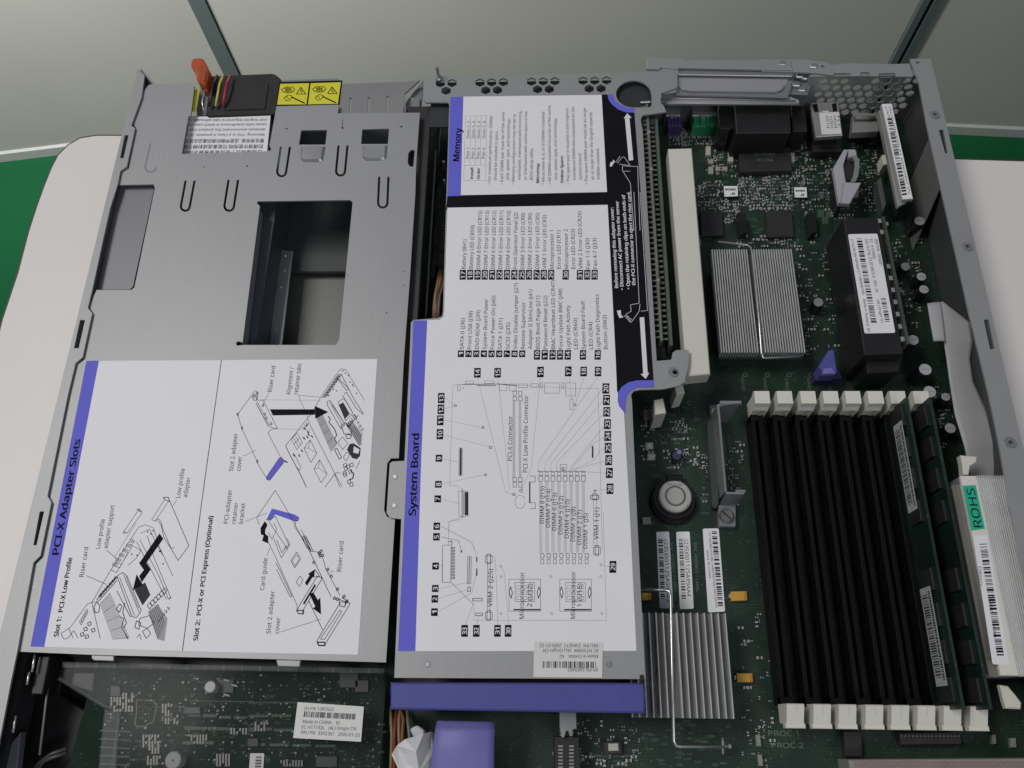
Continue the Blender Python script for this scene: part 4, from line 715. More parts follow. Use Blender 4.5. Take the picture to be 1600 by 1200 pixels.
# memory sockets and latches
cs = [P(1190+35.4*i, 627, -16)[0] for i in range(8)]; pit = (P(1437, 627, -16)[0]-P(1190, 627, -16)[0])/7; sx = [P(1190, 627, -16)[0]+i*pit for i in range(8)]
YT, YBt = P(1190, 645, -22)[1], P(1235, 1100, -22)[1]
for i, x in enumerate(sx):
    m_ = MB(); x -= .6
    m_.box(x-3.0, x-.9, YBt, YT, ZB, -25, .3); m_.box(x+.9, x+3.0, YBt, YT, ZB, -25.4, .3); m_.box(x-.9, x+.9, YBt, YT, ZB, -31)
    m_.box(x-3.0, x+3.0, YBt-1, YBt+3, -30, -24.6, .3); m_.box(x-3, x+3, YT-3, YT+1, -30, -24.6, .3)
    rnd = random.Random(i)
    for s_ in (-1, 1):
        for j in range(60):
            y = YBt+5+(YT-YBt-10)*j/59; m_.box(x+s_*1.9-.28, x+s_*1.9+.28, y-.4, y+.4, -25.3, -24.75+(.1 if rnd.random() < .3 else 0))
    so = m_.build('memory_socket', mat('socket_black', (.0035, .0035, .004), .6, 0, .2, 80, .1, 1500, spec=.18), bd)
    for (yy, sg) in ((YT, 1), (YBt, -1)):
        m_ = MB(); w_ = 3.6
        zt = -13.5
        prof = [(0, -29), (0, -19), (sg*1.0, -16.5), (sg*1.6, zt), (sg*8.0, zt), (sg*8.6, -15.5), (sg*7.2, -19), (sg*7.0, -29)] if sg > 0 else [(0, -29), (0, -15.5), (sg*.4, -15), (sg*8.2, -18.6), (sg*8.8, -19.4), (sg*8.2, -22), (sg*7.4, -29)]
        n_ = len(prof); j_ = random.Random(i*7+sg).uniform(-.25, .25); X0, X1 = x+.6-w_+j_, x+.6+w_+j_
        vs = [(X0, yy+a, b) for a, b in prof]+[(X1, yy+a, b) for a, b in prof]
        fs = [tuple(range(n_)), tuple(range(2*n_-1, n_-1, -1))]+[(j, j+n_, (j+1) % n_+n_, (j+1) % n_) for j in range(n_)]
        m_.m(CREAM2).add(vs, fs)
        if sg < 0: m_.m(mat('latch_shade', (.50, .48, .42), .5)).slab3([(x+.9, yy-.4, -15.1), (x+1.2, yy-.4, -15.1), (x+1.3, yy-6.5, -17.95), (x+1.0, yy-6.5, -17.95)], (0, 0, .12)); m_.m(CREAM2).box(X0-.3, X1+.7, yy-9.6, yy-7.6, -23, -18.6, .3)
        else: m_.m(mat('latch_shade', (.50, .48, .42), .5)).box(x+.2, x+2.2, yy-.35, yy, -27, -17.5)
        m_.build('socket_latch', None, so)
# chips and blocks
part('ethernet_chip', [(1154, 231), (1235, 230), (1238, 266), (1156, 268)], -31, BLK2, rnd=.4)
m_ = MB(); m_.m(SILV)
for i in range(26): a = P(1160+i*2.75, 270, ZB+.5); m_.box(a[0]-.28, a[0]+.28, a[1]-.6, a[1]+2.2, ZB+.05, ZB+1.2)
m_.m(SILKD).text('(Pulse)', (1180, 242), (1210, 242), 6, -30.9); m_.text('H1164', (1183, 252), (1208, 252), 5, -30.9); m_.build('chip_pins', None, bd)
for q in ([(1094, 330), (1128, 330), (1131, 367), (1096, 368)], [(1197, 330), (1238, 330), (1241, 369), (1199, 370)]): part('controller_chip', q, -33.2, BLK2, rnd=.4)
for q in ([(1151, 332), (1165, 332), (1170, 362), (1156, 367)], [(1260, 332), (1274, 332), (1278, 362), (1265, 367)]):
    part('crystal', q, -30, BLKG, rnd=1); 
    part('crystal_pad', [(q[0][0]-2, q[0][1]-2), (q[0][0]+3, q[0][1]-2), (q[0][0]+5, q[0][1]+18), (q[0][0], q[0][1]+18)], -34, SILV); part('crystal_pad', [(q[3][0]-2, q[3][1]-8), (q[3][0]+12, q[3][1]-8), (q[3][0]+13, q[3][1]+2), (q[3][0]-1, q[3][1]+2)], -34.6, STEEL2)
for q, s_ in (([(1130, 290), (1153, 290), (1154, 307), (1131, 308)], 3), ([(1240, 292), (1261, 292), (1262, 309), (1241, 309)], 4)):
    m_ = MB(); m_.m(BLK2).prism(PP(q, -33.6), -33.6, ZB, cham=.2); m_.m(PAPERG).prism(shrink(PP(q, -33.4), .3), -33.4, -33.6); m_.m(INK)
    m_.text('#0985', (q[0][0]+3, q[0][1]+7.5), (q[1][0]-3, q[0][1]+7.5), 3.6, -33.3, True); m_.text('.  .8', (q[0][0]+2, q[0][1]+14), (q[1][0]-4, q[0][1]+14), 3.6, -33.3, True); m_.build('stickered_chip', None, bd)
# rear ports
part('video_connector', [(1147, 160), (1234, 161), (1236, 207), (1151, 208)], -13, BLK, ZB, .5)
m_ = MB(); m_.prism(PP([(1150, 196), (1216, 196), (1222, 226), (1154, 228)], -26), -26, ZB, cham=.4); m_.build('video_connector_foot', BLK2, bd)
m_ = MB(); m_.m(SILV)
for i in range(4): m_.cyl(*P(1154+i*20, 209.5, -24), .45, -26, -14.5, 8)
m_.build('video_pin', None, bd)
part('round_capacitor', [(1121, 170), (1124, 164), (1140, 164), (1148, 168), (1150, 200), (1140, 202), (1124, 200)], -17, BLKG, rnd=1.5)
part('side_block', [(1236, 165), (1258, 166), (1262, 205), (1238, 205)], -20, BLK, rnd=.5)
for q, mt in (([(1042, 180), (1063, 180), (1066, 197), (1045, 198)], PJACK), ([(1083, 180), (1119, 180), (1121, 197), (1082, 198)], TEAL)):
    o = part('port_shell', [(q[0][0]-3, 164), (q[1][0]+2, 164), (q[1][0], 181), (q[0][0]-1, 181)], -26, mat('shell_metal', (.38, .36, .36), .4, .7)); o2 = part('port_body', q, -27, mt, rnd=.3)
    m_ = MB(); m_.m(mt)
    for i in range(4): x = q[0][0]+3+i*(q[1][0]-q[0][0]-6)/3; m_.prism(PP([(x-2, 183), (x+2, 182), (x+3, 195), (x-1, 196)], -25.8), -25.8, -27, cham=.2)
    m_.m(SILV); a = P((q[0][0]+q[1][0])/2, 181, -25); m_.box(a[0]-2.4, a[0]+2.4, a[1]-.5, a[1]+.5, -27, -24.8); m_.build('port_rib', None, o2)
m_ = MB(); q = [(1267, 160), (1310, 159), (1317, 211), (1275, 214)]; m_.m(mat('jack_shell', (.45, .44, .42), .35, .7)).prism(PP(q, -17), -17, -20, cham=.4); m_.m(mat('dark_brown_epoxy', (.02, .017, .015), .5)).prism(shrink(PP(q, -20), 1.2), -20, ZB)
m_.m(PAPER2).prism(PP([(1280, 176), (1311, 175), (1315, 209), (1284, 210)], -16.8), -16.8, -17); m_.m(INKG)
for i, st in enumerate(('FCC', 'HFJ24', '1G01', '0519')): m_.text(st, (1308-i*6, 181), (1310-i*6, 200), 4, -16.7)
m_.m(INK).prism(PP([(1269, 163), (1277, 162), (1279, 174), (1273, 175)], -16.7), -16.7, -17); m_.prism(PP([(1300, 162), (1307, 161), (1308, 173), (1302, 174)], -16.7), -16.7, -17)
m_.m(SILV).prism(PP([(1282, 161), (1293, 161), (1295, 174), (1284, 174)], -16.6), -16.6, -17, cham=.2); m_.build('network_jack', None, bd)
part('jack_foot', [(1272, 212), (1313, 212), (1316, 236), (1270, 236)], -29, mat('dark_brown_epoxy', (.02, .017, .015), .5))
o = part('serial_connector', [(1334, 175), (1370, 177), (1374, 205), (1331, 207)], -20, mat('port_grey', (.20, .20, .195), .5), -25, rnd=.5)
part('serial_foot', [(1336, 178), (1368, 180), (1370, 202), (1335, 204)], -25.2, BLK)
m_ = MB(); a = P(1336, 183, -18); b = P(1368, 183, -18); m_.tube([(a[0], a[1], -19), (b[0], b[1], -19)], 1.5, 10); m_.build('serial_roll', mat('port_grey2', (.13, .13, .125), .5), o, smooth=True)
# capacitors with aluminium tops
for x, y, rp_, z in ((1279, 472, 9, -27), (1415, 416, 8.5, -26), (1440, 432, 8.5, -26), (1444, 452, 8.5, -26), (1437, 345, 9.5, -24), (1427, 531, 9.5, -22), (1446, 577, 10.5, -22), (1453, 612, 10.5, -22), (1478, 620, 7.5, -26), (1485, 669, 9, -26)):
    c = P(x, y, z); r_ = rp_*.30; m_ = MB(); m_.m(BLKG).cyl(*c, r_+.25, ZB, z-.05, 24, .4); m_.m(SILV if x < 1425 else mat('cap_top', (.5, .5, .52), .45, .4)).cyl(*c, r_-.15, z-.3, z+.1, 24, .15)
    m_.m(STEELD); m_.box(c[0]-r_*.7, c[0]+r_*.7, c[1]-.12, c[1]+.12, z+.05, z+.13); m_.build('capacitor', None, bd)
for q in ([(1142, 924), (1167, 923.5), (1168, 938), (1143, 939)], [(1151, 1051.5), (1176, 1052), (1177, 1066), (1152, 1066)], [(1003, 926), (1017, 926), (1018, 937.5), (1003, 938)]):
    m_ = MB(); m_.m(GOLD).prism(PP(q, -33.3), -33.3, ZB+.3, cham=.25); m_.m(mat('tantalum_band', (.42, .2, .02), .5)).prism(PP([(q[1][0]-5, q[1][1]+.8), (q[1][0]-1, q[1][1]+.8), (q[2][0]-1, q[2][1]-.8), (q[2][0]-5, q[2][1]-.8)], -33.2), -33.2, -33.4)
    m_.m(SILV); a = P(q[0][0]-2, (q[0][1]+q[3][1])/2, -35); m_.box(a[0]-.4, a[0]+1, a[1]-.9, a[1]+.9, ZB, -34.6); m_.build('tantalum_capacitor', None, bd)
# battery holder
bc = P(1052, 783, -33)
m_ = MB(); m_.m(BLKG).prism(circ(*bc, 11.2, 40), -33.2, ZB, cham=.8); m_.ring(bc[0]+.2, bc[1]+.8, 10.0, 8.7, -33.2, -30.8, 40)
m_.prism([(bc[0]-3, bc[1]+8.8), (bc[0]+4.5, bc[1]+8.8), (bc[0]+5, bc[1]+12.4), (bc[0]-3, bc[1]+12.2)], -29.8, ZB, cham=.5); m_.build('battery_holder', None, bd)
cb = (bc[0]+.6, bc[1]+1.6)
bt = thing('coin_battery', (cb[0], cb[1], -32), 'silver coin cell battery clipped in a round black holder', 'battery')
m_ = MB(); m_.prism(circ(*cb, 7.9, 40), -29.4, -32.8, cham=.7); m_.build('cell_can', mat('nickel', (.56, .545, .51), .3, .4, .05, 100), bt)
m_ = MB(); m_.prism(circ(*cb, 5.0, 36), -29.3, -29.42, holes=[circ(*cb, 4.35, 36)]); m_.build('groove_shade_ring', mat('painted_groove_shade', (.12, .115, .11), .4, .4), bt)  # flat dark ring round the centre, painted as a groove's shade
m_ = MB(); m_.prism(circ(*cb, 4.3, 36), -28.9, -29.35, cham=.35); m_.build('raised_centre', mat('nickel_face', (.48, .475, .45), .38, .4, .05, 100), bt)
m_ = MB(); m_.m(INKG); m_.textw('CR2032', (cb[0]-3.5, cb[1]+5.1), (cb[0]+3.5, cb[1]+5.1), 1.1, -29.33); m_.textw('+', (cb[0]+4.8, cb[1]-5.2), (cb[0]+6, cb[1]-5.2), 1, -29.33); m_.build('stamped_mark', None, bt)
# board stickers
def bsticker(q, lines, bc_, seed):
    m_ = MB(); z = ZB+.35; m_.m(PAPERG if seed != 9 else PAPER2).prism(rounded(PP(q, z), .8), z, ZB+.05); m_.m(INKG); m_.barcode(bc_, z+.07, 30, seed)
    m_.m(INK)
    for st, a, b, h in lines: m_.text(st, a, b, h, z+.07)
    return m_.build('board_sticker', None, bd)
bsticker([(1025.5, 831), (1045.5, 830.5), (1052, 950), (1031, 951)], [('(23S)001125A99A45', (1037.5, 843), (1041.5, 940), 6, )], [(1028, 842), (1032.5, 938), (1039.5, 938), (1035.5, 842)], 1)
bsticker([(1056.5, 831), (1077.5, 830.5), (1084, 951), (1062.5, 952)], [('(23S)001125A99AA4', (1069, 843), (1073.5, 932), 6)], [(1060.5, 842), (1065, 938), (1072, 938), (1067, 842)], 2)
bsticker([(1098, 826), (1123, 825.5), (1133, 955.5), (1106.5, 957)], [('Y11S(2BK7CK3BC1ABSF6K15ZJ1NA7QFF55', (1107, 832), (1118, 950), 3), ('MADE IN CHINA', (1104, 860), (1108, 904), 3)], [(1112, 830), (1122, 948), (1130, 948), (1120, 830)], 3)
m_ = MB(); m_.m(SILKD)
for st, a, b, h in (('MAC ADDRESS 2 LABEL', (1047, 848), (1053, 925), 4.5), ('MAC ADDRESS 1 LABEL', (1084, 848), (1088, 925), 4.5), ('PROC 1', (1201, 1150), (1248, 1150), 8), ('PROC 2', (1206, 1169), (1256, 1169), 8), ('Support Rail 2', (1129, 681), (1133, 734), 4), ('Chipset Heat Sink', (1137, 680), (1144, 748), 4)): m_.text(st, a, b, h, ZB+.06)
for x in (1165, 1200, 1234, 1268, 1301): m_.text('Dimm', (x-1, 610), (x-3, 590), 5, ZB+.06); m_.line([(x-4, 583), (x+2, 583), (x+2, 588), (x-4, 588)], ZB+.06, .3, True)
for q in ([(1120, 250), (1147, 250), (1147, 268), (1120, 268)], [(1155, 268), (1246, 268), (1246, 320), (1155, 320)], [(1283, 590), (1398, 588)], [(1300, 330), (1300, 520)]): m_.line(q, ZB+.05, .2, True)
rnd = random.Random(3)
for i in range(150):
    x = rnd.choice((rnd.uniform(1050, 1300), rnd.uniform(990, 1110), rnd.uniform(880, 1140))); y = {0: rnd.uniform(240, 380), 1: rnd.uniform(620, 820), 2: rnd.uniform(1120, 1198)}[0 if x > 1140 else rnd.choice((0, 1, 2))]
    st = rnd.choice('CRUQDL')+str(rnd.randint(10, 899)); m_.text(st, (x, y), (x+rnd.uniform(8, 11), y), 3.2, ZB+.06)
for i in range(60):
    x, y = rnd.uniform(1000, 1100), rnd.uniform(620, 700); m_.line([(x, y), (x+rnd.choice((0, 6)), y+rnd.choice((0, 6)))], ZB+.06, .2)
m_.text('C453', (947, 1156), (960, 1156), 3.4, ZB+.06); m_.text('CR60/CR59  CR4 SW2', (923, 1183), (985, 1183), 3.5, ZB+.06)
m_.build('board_print', None, bd)
# small surface mounted parts: 100 as copied parts, the remainder as one object
clusters = [((1046, 205), (1120, 228), 110), ((1100, 235), (1150, 275), 42), ((1088, 285), (1128, 330), 60), ((1155, 275), (1240, 330), 190), ((1130, 310), (1155, 350), 40), ((1225, 240), (1300, 330), 90), ((1210, 205), (1262, 250), 40), ((1150, 370), (1250, 388), 36), ((1240, 380), (1310, 560), 60), ((1300, 290), (1330, 345), 40),
            ((1040, 700), (1100, 735), 26), ((1000, 640), (1020, 720), 22), ((1050, 655), (1075, 690), 20), ((1100, 690), (1105, 800), 8), ((860, 1120), (1000, 1198), 60), ((1130, 680), (1160, 790), 16), ((1140, 960), (1210, 1130), 14), ((1330, 220), (1372, 330), 70), ((1390, 370), (1440, 540), 60), ((1455, 600), (1490, 700), 18), ((1060, 370), (1100, 400), 18), ((1160, 1110), (1210, 1198), 16)]
spots = []
for (a, b, n_) in clusters:
    for _ in range(int(n_*1.5)):
        # parts sit on a loose grid, in rows
        gx = a[0]+round(rnd.uniform(0, b[0]-a[0])/4.2)*4.2+rnd.uniform(-.3, .3); gy = a[1]+round(rnd.uniform(0, b[1]-a[1])/5.2)*5.2+rnd.uniform(-.4, .4)
        spots.append((gx, gy, rnd.choice((0, 0, 1)), rnd.choice((.7, .9, 1, 1.3, 1.9))))
def smd(m_, c, rot, s_, kind):
    l, w_ = (.62*s_, .32*s_); l, w_ = (w_, l) if rot else (l, w_)
    bodym = mat('ceramic_brown', (.07, .06, .05), .5) if kind else BLK2
    m_.m(bodym).box(c[0]-l*.95, c[0]+l*.95, c[1]-w_*.95, c[1]+w_*.95, ZB+.02, ZB+.45*s_)
    m_.m(mat('solder', (.50, .50, .49), .4, .35))
    if rot:
        for sg in (-1, 1): m_.box(c[0]-l, c[0]+l, c[1]+sg*w_*.8-w_*.28, c[1]+sg*w_*.8+w_*.28, ZB+.02, ZB+.47*s_)
    else:
        for sg in (-1, 1): m_.box(c[0]+sg*l*.8-l*.28, c[0]+sg*l*.8+l*.28, c[1]-w_, c[1]+w_, ZB+.02, ZB+.47*s_)
spots.sort(key=lambda s_: -s_[3])
m_ = MB()
for x, y, ro, s_ in spots[90:]: smd(m_, P(x, y, ZB), ro, s_, rnd.random() < .5)
m_.build('small_components', None, bd, kind='stuff')
protos = {}
for x, y, ro, s_ in spots[:90]:
    kd = rnd.random() < .5; nm = 'chip_capacitor' if kd else 'chip_resistor'; key = (nm, ro, s_); c = P(x, y, ZB)
    if key not in protos:
        m_ = MB(); o0 = ORG_AT[bd.name]; smd(m_, (o0[0], o0[1]), ro, s_, kd); o = m_.build(nm, None, bd); protos[key] = o
    else: o = protos[key].copy(); COL.objects.link(o); o.parent = bd
    o.location = ((c[0]-ORG_AT[bd.name][0])*S, (c[1]-ORG_AT[bd.name][1])*S, 0)
# larger little things on the board
for x, y in ((1111, 252), (1111, 263), (1122, 263), (1133, 263), (1111, 268)): part('ceramic_block', [(x-4, y-3), (x+4, y-3), (x+4, y+3), (x-4, y+3)], -34.4, mat('pale_ceramic', (.30, .29, .25), .5))
for x, y in ((1142, 246), (1238, 246), (1107, 236), (1338, 300)): part('pale_block', [(x-4, y-8), (x+4, y-8), (x+4, y+6), (x-4, y+6)], -33.5, mat('pale_ceramic2', (.42, .40, .36), .5))
for x, y in ((1283, 305), (1296, 305), (1283, 333), (1296, 333), (1290, 344)): part('solder_pad', [(x-5, y-6), (x+5, y-6), (x+5, y+6), (x-5, y+6)], ZB+.3, mat('pad_metal', (.10, .15, .12), .35, .5))
for x, y in ((1014.5, 696), (1017.5, 713)):
    o = part('status_led', [(x-6.5, y-5), (x+6, y-5), (x+6.5, y+5), (x-6, y+5)], -34.2, mat('led_body', (.42, .42, .37), .4)); m_ = MB(); m_.cyl(*P(x, y, -34), 1.0, -34.2, -33.9, 12, .1); m_.build('led_lens', mat('led_lens', (.6, .6, .5), .3), o)
o = part('diagnostic_button', [(942, 1158), (971, 1157.5), (972, 1178), (943, 1178.5)], -33.4, BLK2); m_ = MB(); m_.prism(PP([(950, 1161.5), (966, 1161), (967, 1173), (951, 1173.5)], -32.6), -32.6, -33.4, cham=.25); m_.build('button_key', mat('key_ivory', (.5, .5, .44), .4), o)
c = P(1058, 711, -30); m_ = MB(); m_.m(BLKG).cyl(*c, 3.0, ZB, -31, 24, .4); m_.m(mat('dark_blue_cap', (.05, .045, .08), .35)).cyl(*c, 2.2, -31, -30.4, 20, .3); m_.m(PURPC).cyl(c[0]+1.2, c[1]+1.6, 1.2, -30.5, -29.9, 16, .2); m_.build('buzzer', None, bd)
for q in ([(1003, 808), (1016, 807), (1018, 818), (1004, 818)], [(1005, 640), (1018, 640), (1019, 655), (1006, 655)], [(1181, 1148), (1188, 1148), (1190, 1166), (1183, 1166)], [(1184, 1179), (1191, 1179), (1193, 1197), (1186, 1197)], [(1550, 1148), (1556, 1147), (1558, 1162), (1552, 1163)], [(1580, 1153), (1588, 1153), (1589, 1168), (1581, 1168)]): part('ceramic_block', q, -33.6, mat('pale_ceramic3', (.24, .24, .22), .45))
for q in ([(1318, 1142), (1346, 1142), (1348, 1182), (1322, 1182)], [(1405, 1145), (1500, 1143), (1503, 1163), (1408, 1164)]): part('black_header', q, -31, BLK2)
m_ = MB(); m_.m(SILKD)
for i in range(16): x = 1408+i*6; m_.cyl(*P(x, 1150, -31), .4, -31, -30.6, 8)
m_.build('header_pins', mat('dull_pin', (.12, .12, .11), .4, .6), bd, kind='stuff')
# connector ends (ivory) below the cover tab
part('slot_end', [(1054, 603), (1067, 600), (1070, 614), (1057, 617)], -14, CREAM2, -32); part('slot_end', [(1022, 625), (1036, 622), (1041, 645), (1024, 648)], -14, CREAM, -34)
# processor socket strip at the bottom edge, right
o = part('processor_socket', [(1326, 1187), (1700, 1184), (1706, 1230), (1332, 1230)], -22, mat('socket_grey', (.30, .28, .27), .4, .2), cham=.4)
m_ = MB()
for i in range(60):
    for j in range(3): x = 1335+i*4.6+(j % 2)*2.3; m_.cyl(*P(x, 1191+j*5, -22), .42, -22, -21.5, 6)
m_.build('socket_contacts', mat('copper_tip', (.42, .30, .26), .35, .6), o, kind='stuff')
# power connector at bottom centre
o = part('fan_connector', [(865, 1150), (905, 1150), (910, 1230), (866, 1230)], -24, BLK, cham=.4)
m_ = MB(); m_.m(SILV)
for i in range(9):
    for xx in (876, 893): a = P(xx, 1166+i*5.5, -23.5); m_.box(a[0]-1.0, a[0]+1.0, a[1]-.35, a[1]+.35, -24, -23.5)
m_.build('connector_pins', None, o)
m_ = MB(); m_.prism(PP([(874, 1098), (900, 1098), (901, 1138), (895, 1140), (895, 1150), (890, 1150), (888, 1142), (884, 1142), (882, 1152), (877, 1152), (874, 1136)], -21), -21, -22, cham=.2); m_.build('metal_latch', SILV, o)

# ================================================================== HEAT SINKS
def heatsink(tl, tr, br, bl, zt, n, gap, th, name_lbl, zbase):
    a, b, c, d = (P(*tl, zt), P(*tr, zt), P(*br, zt), P(*bl, zt)); x0 = (a[0]+d[0])/2; x1 = (b[0]+c[0])/2; y1 = (a[1]+b[1])/2; y0 = (c[1]+d[1])/2
    t = thing('heat_sink', ((x0+x1)/2, (y0+y1)/2, ZB), name_lbl, 'heat sink')
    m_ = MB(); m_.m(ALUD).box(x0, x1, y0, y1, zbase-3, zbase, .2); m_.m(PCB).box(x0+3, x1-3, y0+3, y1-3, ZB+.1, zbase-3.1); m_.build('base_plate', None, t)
    for i in range(n):
        if i in gap: continue
        x = x0+(x1-x0)*i/(n-1); m_ = MB(); m_.box(x-th/2, x+th/2, y0, y1, zbase, zt, .12); m_.build('fin', ALU, t)
    return t, x0, x1, y0, y1
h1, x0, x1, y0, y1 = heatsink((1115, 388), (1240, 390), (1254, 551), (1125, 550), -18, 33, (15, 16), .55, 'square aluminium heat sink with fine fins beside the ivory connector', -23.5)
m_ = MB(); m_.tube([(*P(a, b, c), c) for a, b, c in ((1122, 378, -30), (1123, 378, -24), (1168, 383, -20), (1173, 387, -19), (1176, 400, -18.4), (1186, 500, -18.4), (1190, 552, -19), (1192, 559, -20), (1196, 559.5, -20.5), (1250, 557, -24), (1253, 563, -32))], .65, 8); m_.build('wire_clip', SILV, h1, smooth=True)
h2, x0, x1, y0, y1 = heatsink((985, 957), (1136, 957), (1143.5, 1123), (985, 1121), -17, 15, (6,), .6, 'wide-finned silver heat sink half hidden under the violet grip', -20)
m_ = MB(); m_.tube([(*P(a, b, c), c) for a, b, c in ((992, 921, -22), (1040, 922, -22), (1046, 924, -21.5), (1048, 932, -21), (1050, 1033, -18.5), (1053, 1158, -21), (1056, 1165, -22), (1062, 1166.5, -22.5), (1142, 1167, -29))], .7, 8); m_.build('wire_clip', SILV, h2, smooth=True)
m_ = MB(); a = P(1130, 1166, -27); m_.tube([(a[0], a[1]-3, -29), (a[0], a[1]+3, -27), (a[0]+.5, a[1], -24)], .5, 8); m_.cyl(a[0]+3, a[1], 1.0, -30, -28, 12, .3); m_.build('clip_anchor', SILV, h2)

# ================================================================== MODULES
def world_poly_face(x, pts):     # points (y, z) on plane x
    return [(x, y, z) for y, z in pts]
def dimm(x, ytop, ybot, ztop, lbl, stickers, chips=True):
    t = thing('memory_module', (x, (ytop+ybot)/2, -31), lbl, 'memory module', None)
    m_ = MB(); m_.box(x-.65, x+.65, ybot, ytop, -31, ztop, .15); m_.build('module_board', PCB3, t)
    n = 9; L = (ytop-ybot)
    for i in range(n):
        if i == 4: continue
        y = ybot+L*(i+.5)/n; m_ = MB(); m_.box(x-1.75, x-.68, y-L*.035, y+L*.035, -20+(ztop+5), -9+(ztop+5), .1); m_.build('memory_chip', BLK2, t)
    m_ = MB(); m_.m(SILV)
    for i in range(70): y = ybot+4+(L-8)*i/69; m_.box(x-.8, x-.66, y-.3, y+.3, -27, -26.2)
    m_.build('solder_row', None, t, kind='stuff')
    for (ya, yb_, za, zb_, lines, seed) in stickers:
        m_ = MB(); xx = x-2.0; m_.m(mat('module_sticker_paper', (.42, .43, .44), .5)).slab3([(xx, ya, za), (xx, yb_, za), (xx, yb_, zb_), (xx, ya, zb_)], (.2, 0, 0)); m_.m(INKG)
        r_ = random.Random(seed); y = ya-3
        while y > yb_+3:
            w_ = r_.choice((.25, .4, .7)); m_.quad3([(xx-.06, y, za+1.0), (xx-.06, y-w_, za+1.0), (xx-.06, y-w_, (za*.35+zb_*.65)), (xx-.06, y, (za*.35+zb_*.65))]); y -= w_+r_.choice((.35, .6))
        y = ya-2; m_.m(INK)
        while y > yb_+2:
            w_ = r_.uniform(.3, .8); m_.quad3([(xx-.06, y, za*.25+zb_*.75), (xx-.06, y-w_, za*.25+zb_*.75), (xx-.06, y-w_, zb_-.6), (xx-.06, y, zb_-.6)]); y -= w_+r_.uniform(.25, .6)
        m_.build('module_sticker', None, t)
    return t
ya, yb_ = P(1426, 622, -5)[1], P(1503, 1108, -5)[1]
def yz(px, py, x):            # solve the height at which a photo pixel meets the plane x
    lo, hi = -36., 0.
    for _ in range(40):
        mid = (lo+hi)/2
        if P(px, py, mid)[0] > x: lo = mid
        else: hi = mid
    return P(px, py, lo)[1], lo
xA = sx[6]-.6; xB = sx[7]-.6
xA_, xB_ = P(1430, 640, -5)[0], P(1466, 640, -5)[0]
t1, zt1 = yz(1408, 655, xA-2); t2, _ = yz(1432, 797, xA-2)
zA = (yz(1462, 857, xA)[1]); zA = max(-12, min(-3, zA))
sl = [(yz(1404, 660, xA-2)[0], yz(1424, 800, xA-2)[0], -19, -9.5, None, 11), (yz(1440, 920, xA-2)[0], yz(1472, 1072, xA-2)[0], -21, -11, None, 12)]
dimm(xA, ya, yb_, -4.2, 'green memory module with two white stickers in the second socket from the right', sl)
dimm(xB, ya, yb_, -4.2, 'dark green memory module without stickers in the rightmost socket', [])
# voltage module, black
vm = thing('black_voltage_module', (185, 60, ZB), 'upright black power module with white barcode sticker near the violet clip', 'power module')
m_ = MB(); m_.prism(PP([(1318, 341), (1375, 339), (1412, 552), (1351, 554)], -5), -5, -33, cham=.5); m_.build('housing', BLK, vm)
m_ = MB(); zt = -4.85; m_.m(PAPERG).prism(rounded(PP([(1325, 366), (1371, 365), (1399, 520), (1351, 521)], zt), 1), zt, -5.02); m_.m(INK)
z5 = zz(4, 1200, 320)
for st, a, b, h in (('IBM P/N: 74P4441', (665, 213), (698, 378), 4.6), ('EC: H16986J', (634, 215), (657, 335), 4.6), ('DELTA P/N: D12018873 A   REV: 20', (605, 215), (672, 545), 4.6), ('(11S) PN BN74P4441Z/1186N4K74N', (515, 215), (590, 560), 4.0), ('Made in Thailand  BY', (594, 590), (622, 795), 4.2), ('(4L) Origin TH', (680, 595), (706, 735), 4.2)):
    A_, B_ = z5([a, b]); m_.text(st, A_, B_, h, zt+.06)
m_.barcode(z5([(553, 210), (645, 740), (680, 740), (586, 210)]), zt+.06, 44, 21); m_.barcode(z5([(705, 585), (735, 742), (765, 740), (735, 583)]), zt+.06, 14, 22); m_.build('barcode_sticker', None, vm)
m_ = MB(); a = P(1378, 338, -4); b = P(1417, 537, -4)
m_.slab3([(a[0], a[1], -4), (b[0], b[1], -4), (b[0], b[1], -33), (a[0], a[1], -33)], (1.4, 0, 0)); m_.build('module_board', mat('module_edge', (.05, .06, .045), .5, 0, .3, 90), vm)
m_ = MB()
for i in range(11):
    f_ = .03+i*.093; x = a[0]+(b[0]-a[0])*f_; y = a[1]+(b[1]-a[1])*f_
    if i in (2, 3): continue
    m_.box(x-2.0, x-.2, y-1.2, y+1.2, -7, -4.2, .4)
m_.build('solder_joint', SILV, vm)
for i, (x, y) in enumerate(((1398, 439), (1384, 350), (1409, 497), (1389, 398))):
    c = P(x, y, -6); m_ = MB(); m_.box(c[0]-.5, c[0]+1.2, c[1]-1, c[1]+1, -8, -5.4, .2); m_.build('surface_part', SILV, vm)
m_ = MB(); m_.prism(PP([(1352, 555), (1411, 553), (1405, 580), (1356, 583)], -14), -14, -34, cham=.4); m_.build('end_block', BLK, vm)
# violet clip
vc = thing('violet_clip', (*P(1296, 585, -30), ZB), 'violet plastic retaining clip in front of the black power module', 'clip')
m_ = MB(); m_.prism(PP([(1275, 574), (1310, 573), (1316, 591), (1275, 592)], -28), -28, ZB+.1, cham=.3); m_.build('clip_base', mat('dark_violet_plastic', (.03, .026, .10), .4), vc)
m_ = MB(); q = [(1295, 547), (1303, 546), (1308, 582), (1285, 583), (1280, 572)]; m_.prism(PP(q, -18), -18, -28, cham=.25); m_.build('clip_lever', PURPP, vc)
m_ = MB(); m_.prism(PP([(1287, 575), (1300, 573), (1306, 583), (1286, 584)], -17), -17, -20, cham=.5); m_.build('clip_toe', PURPC, vc)
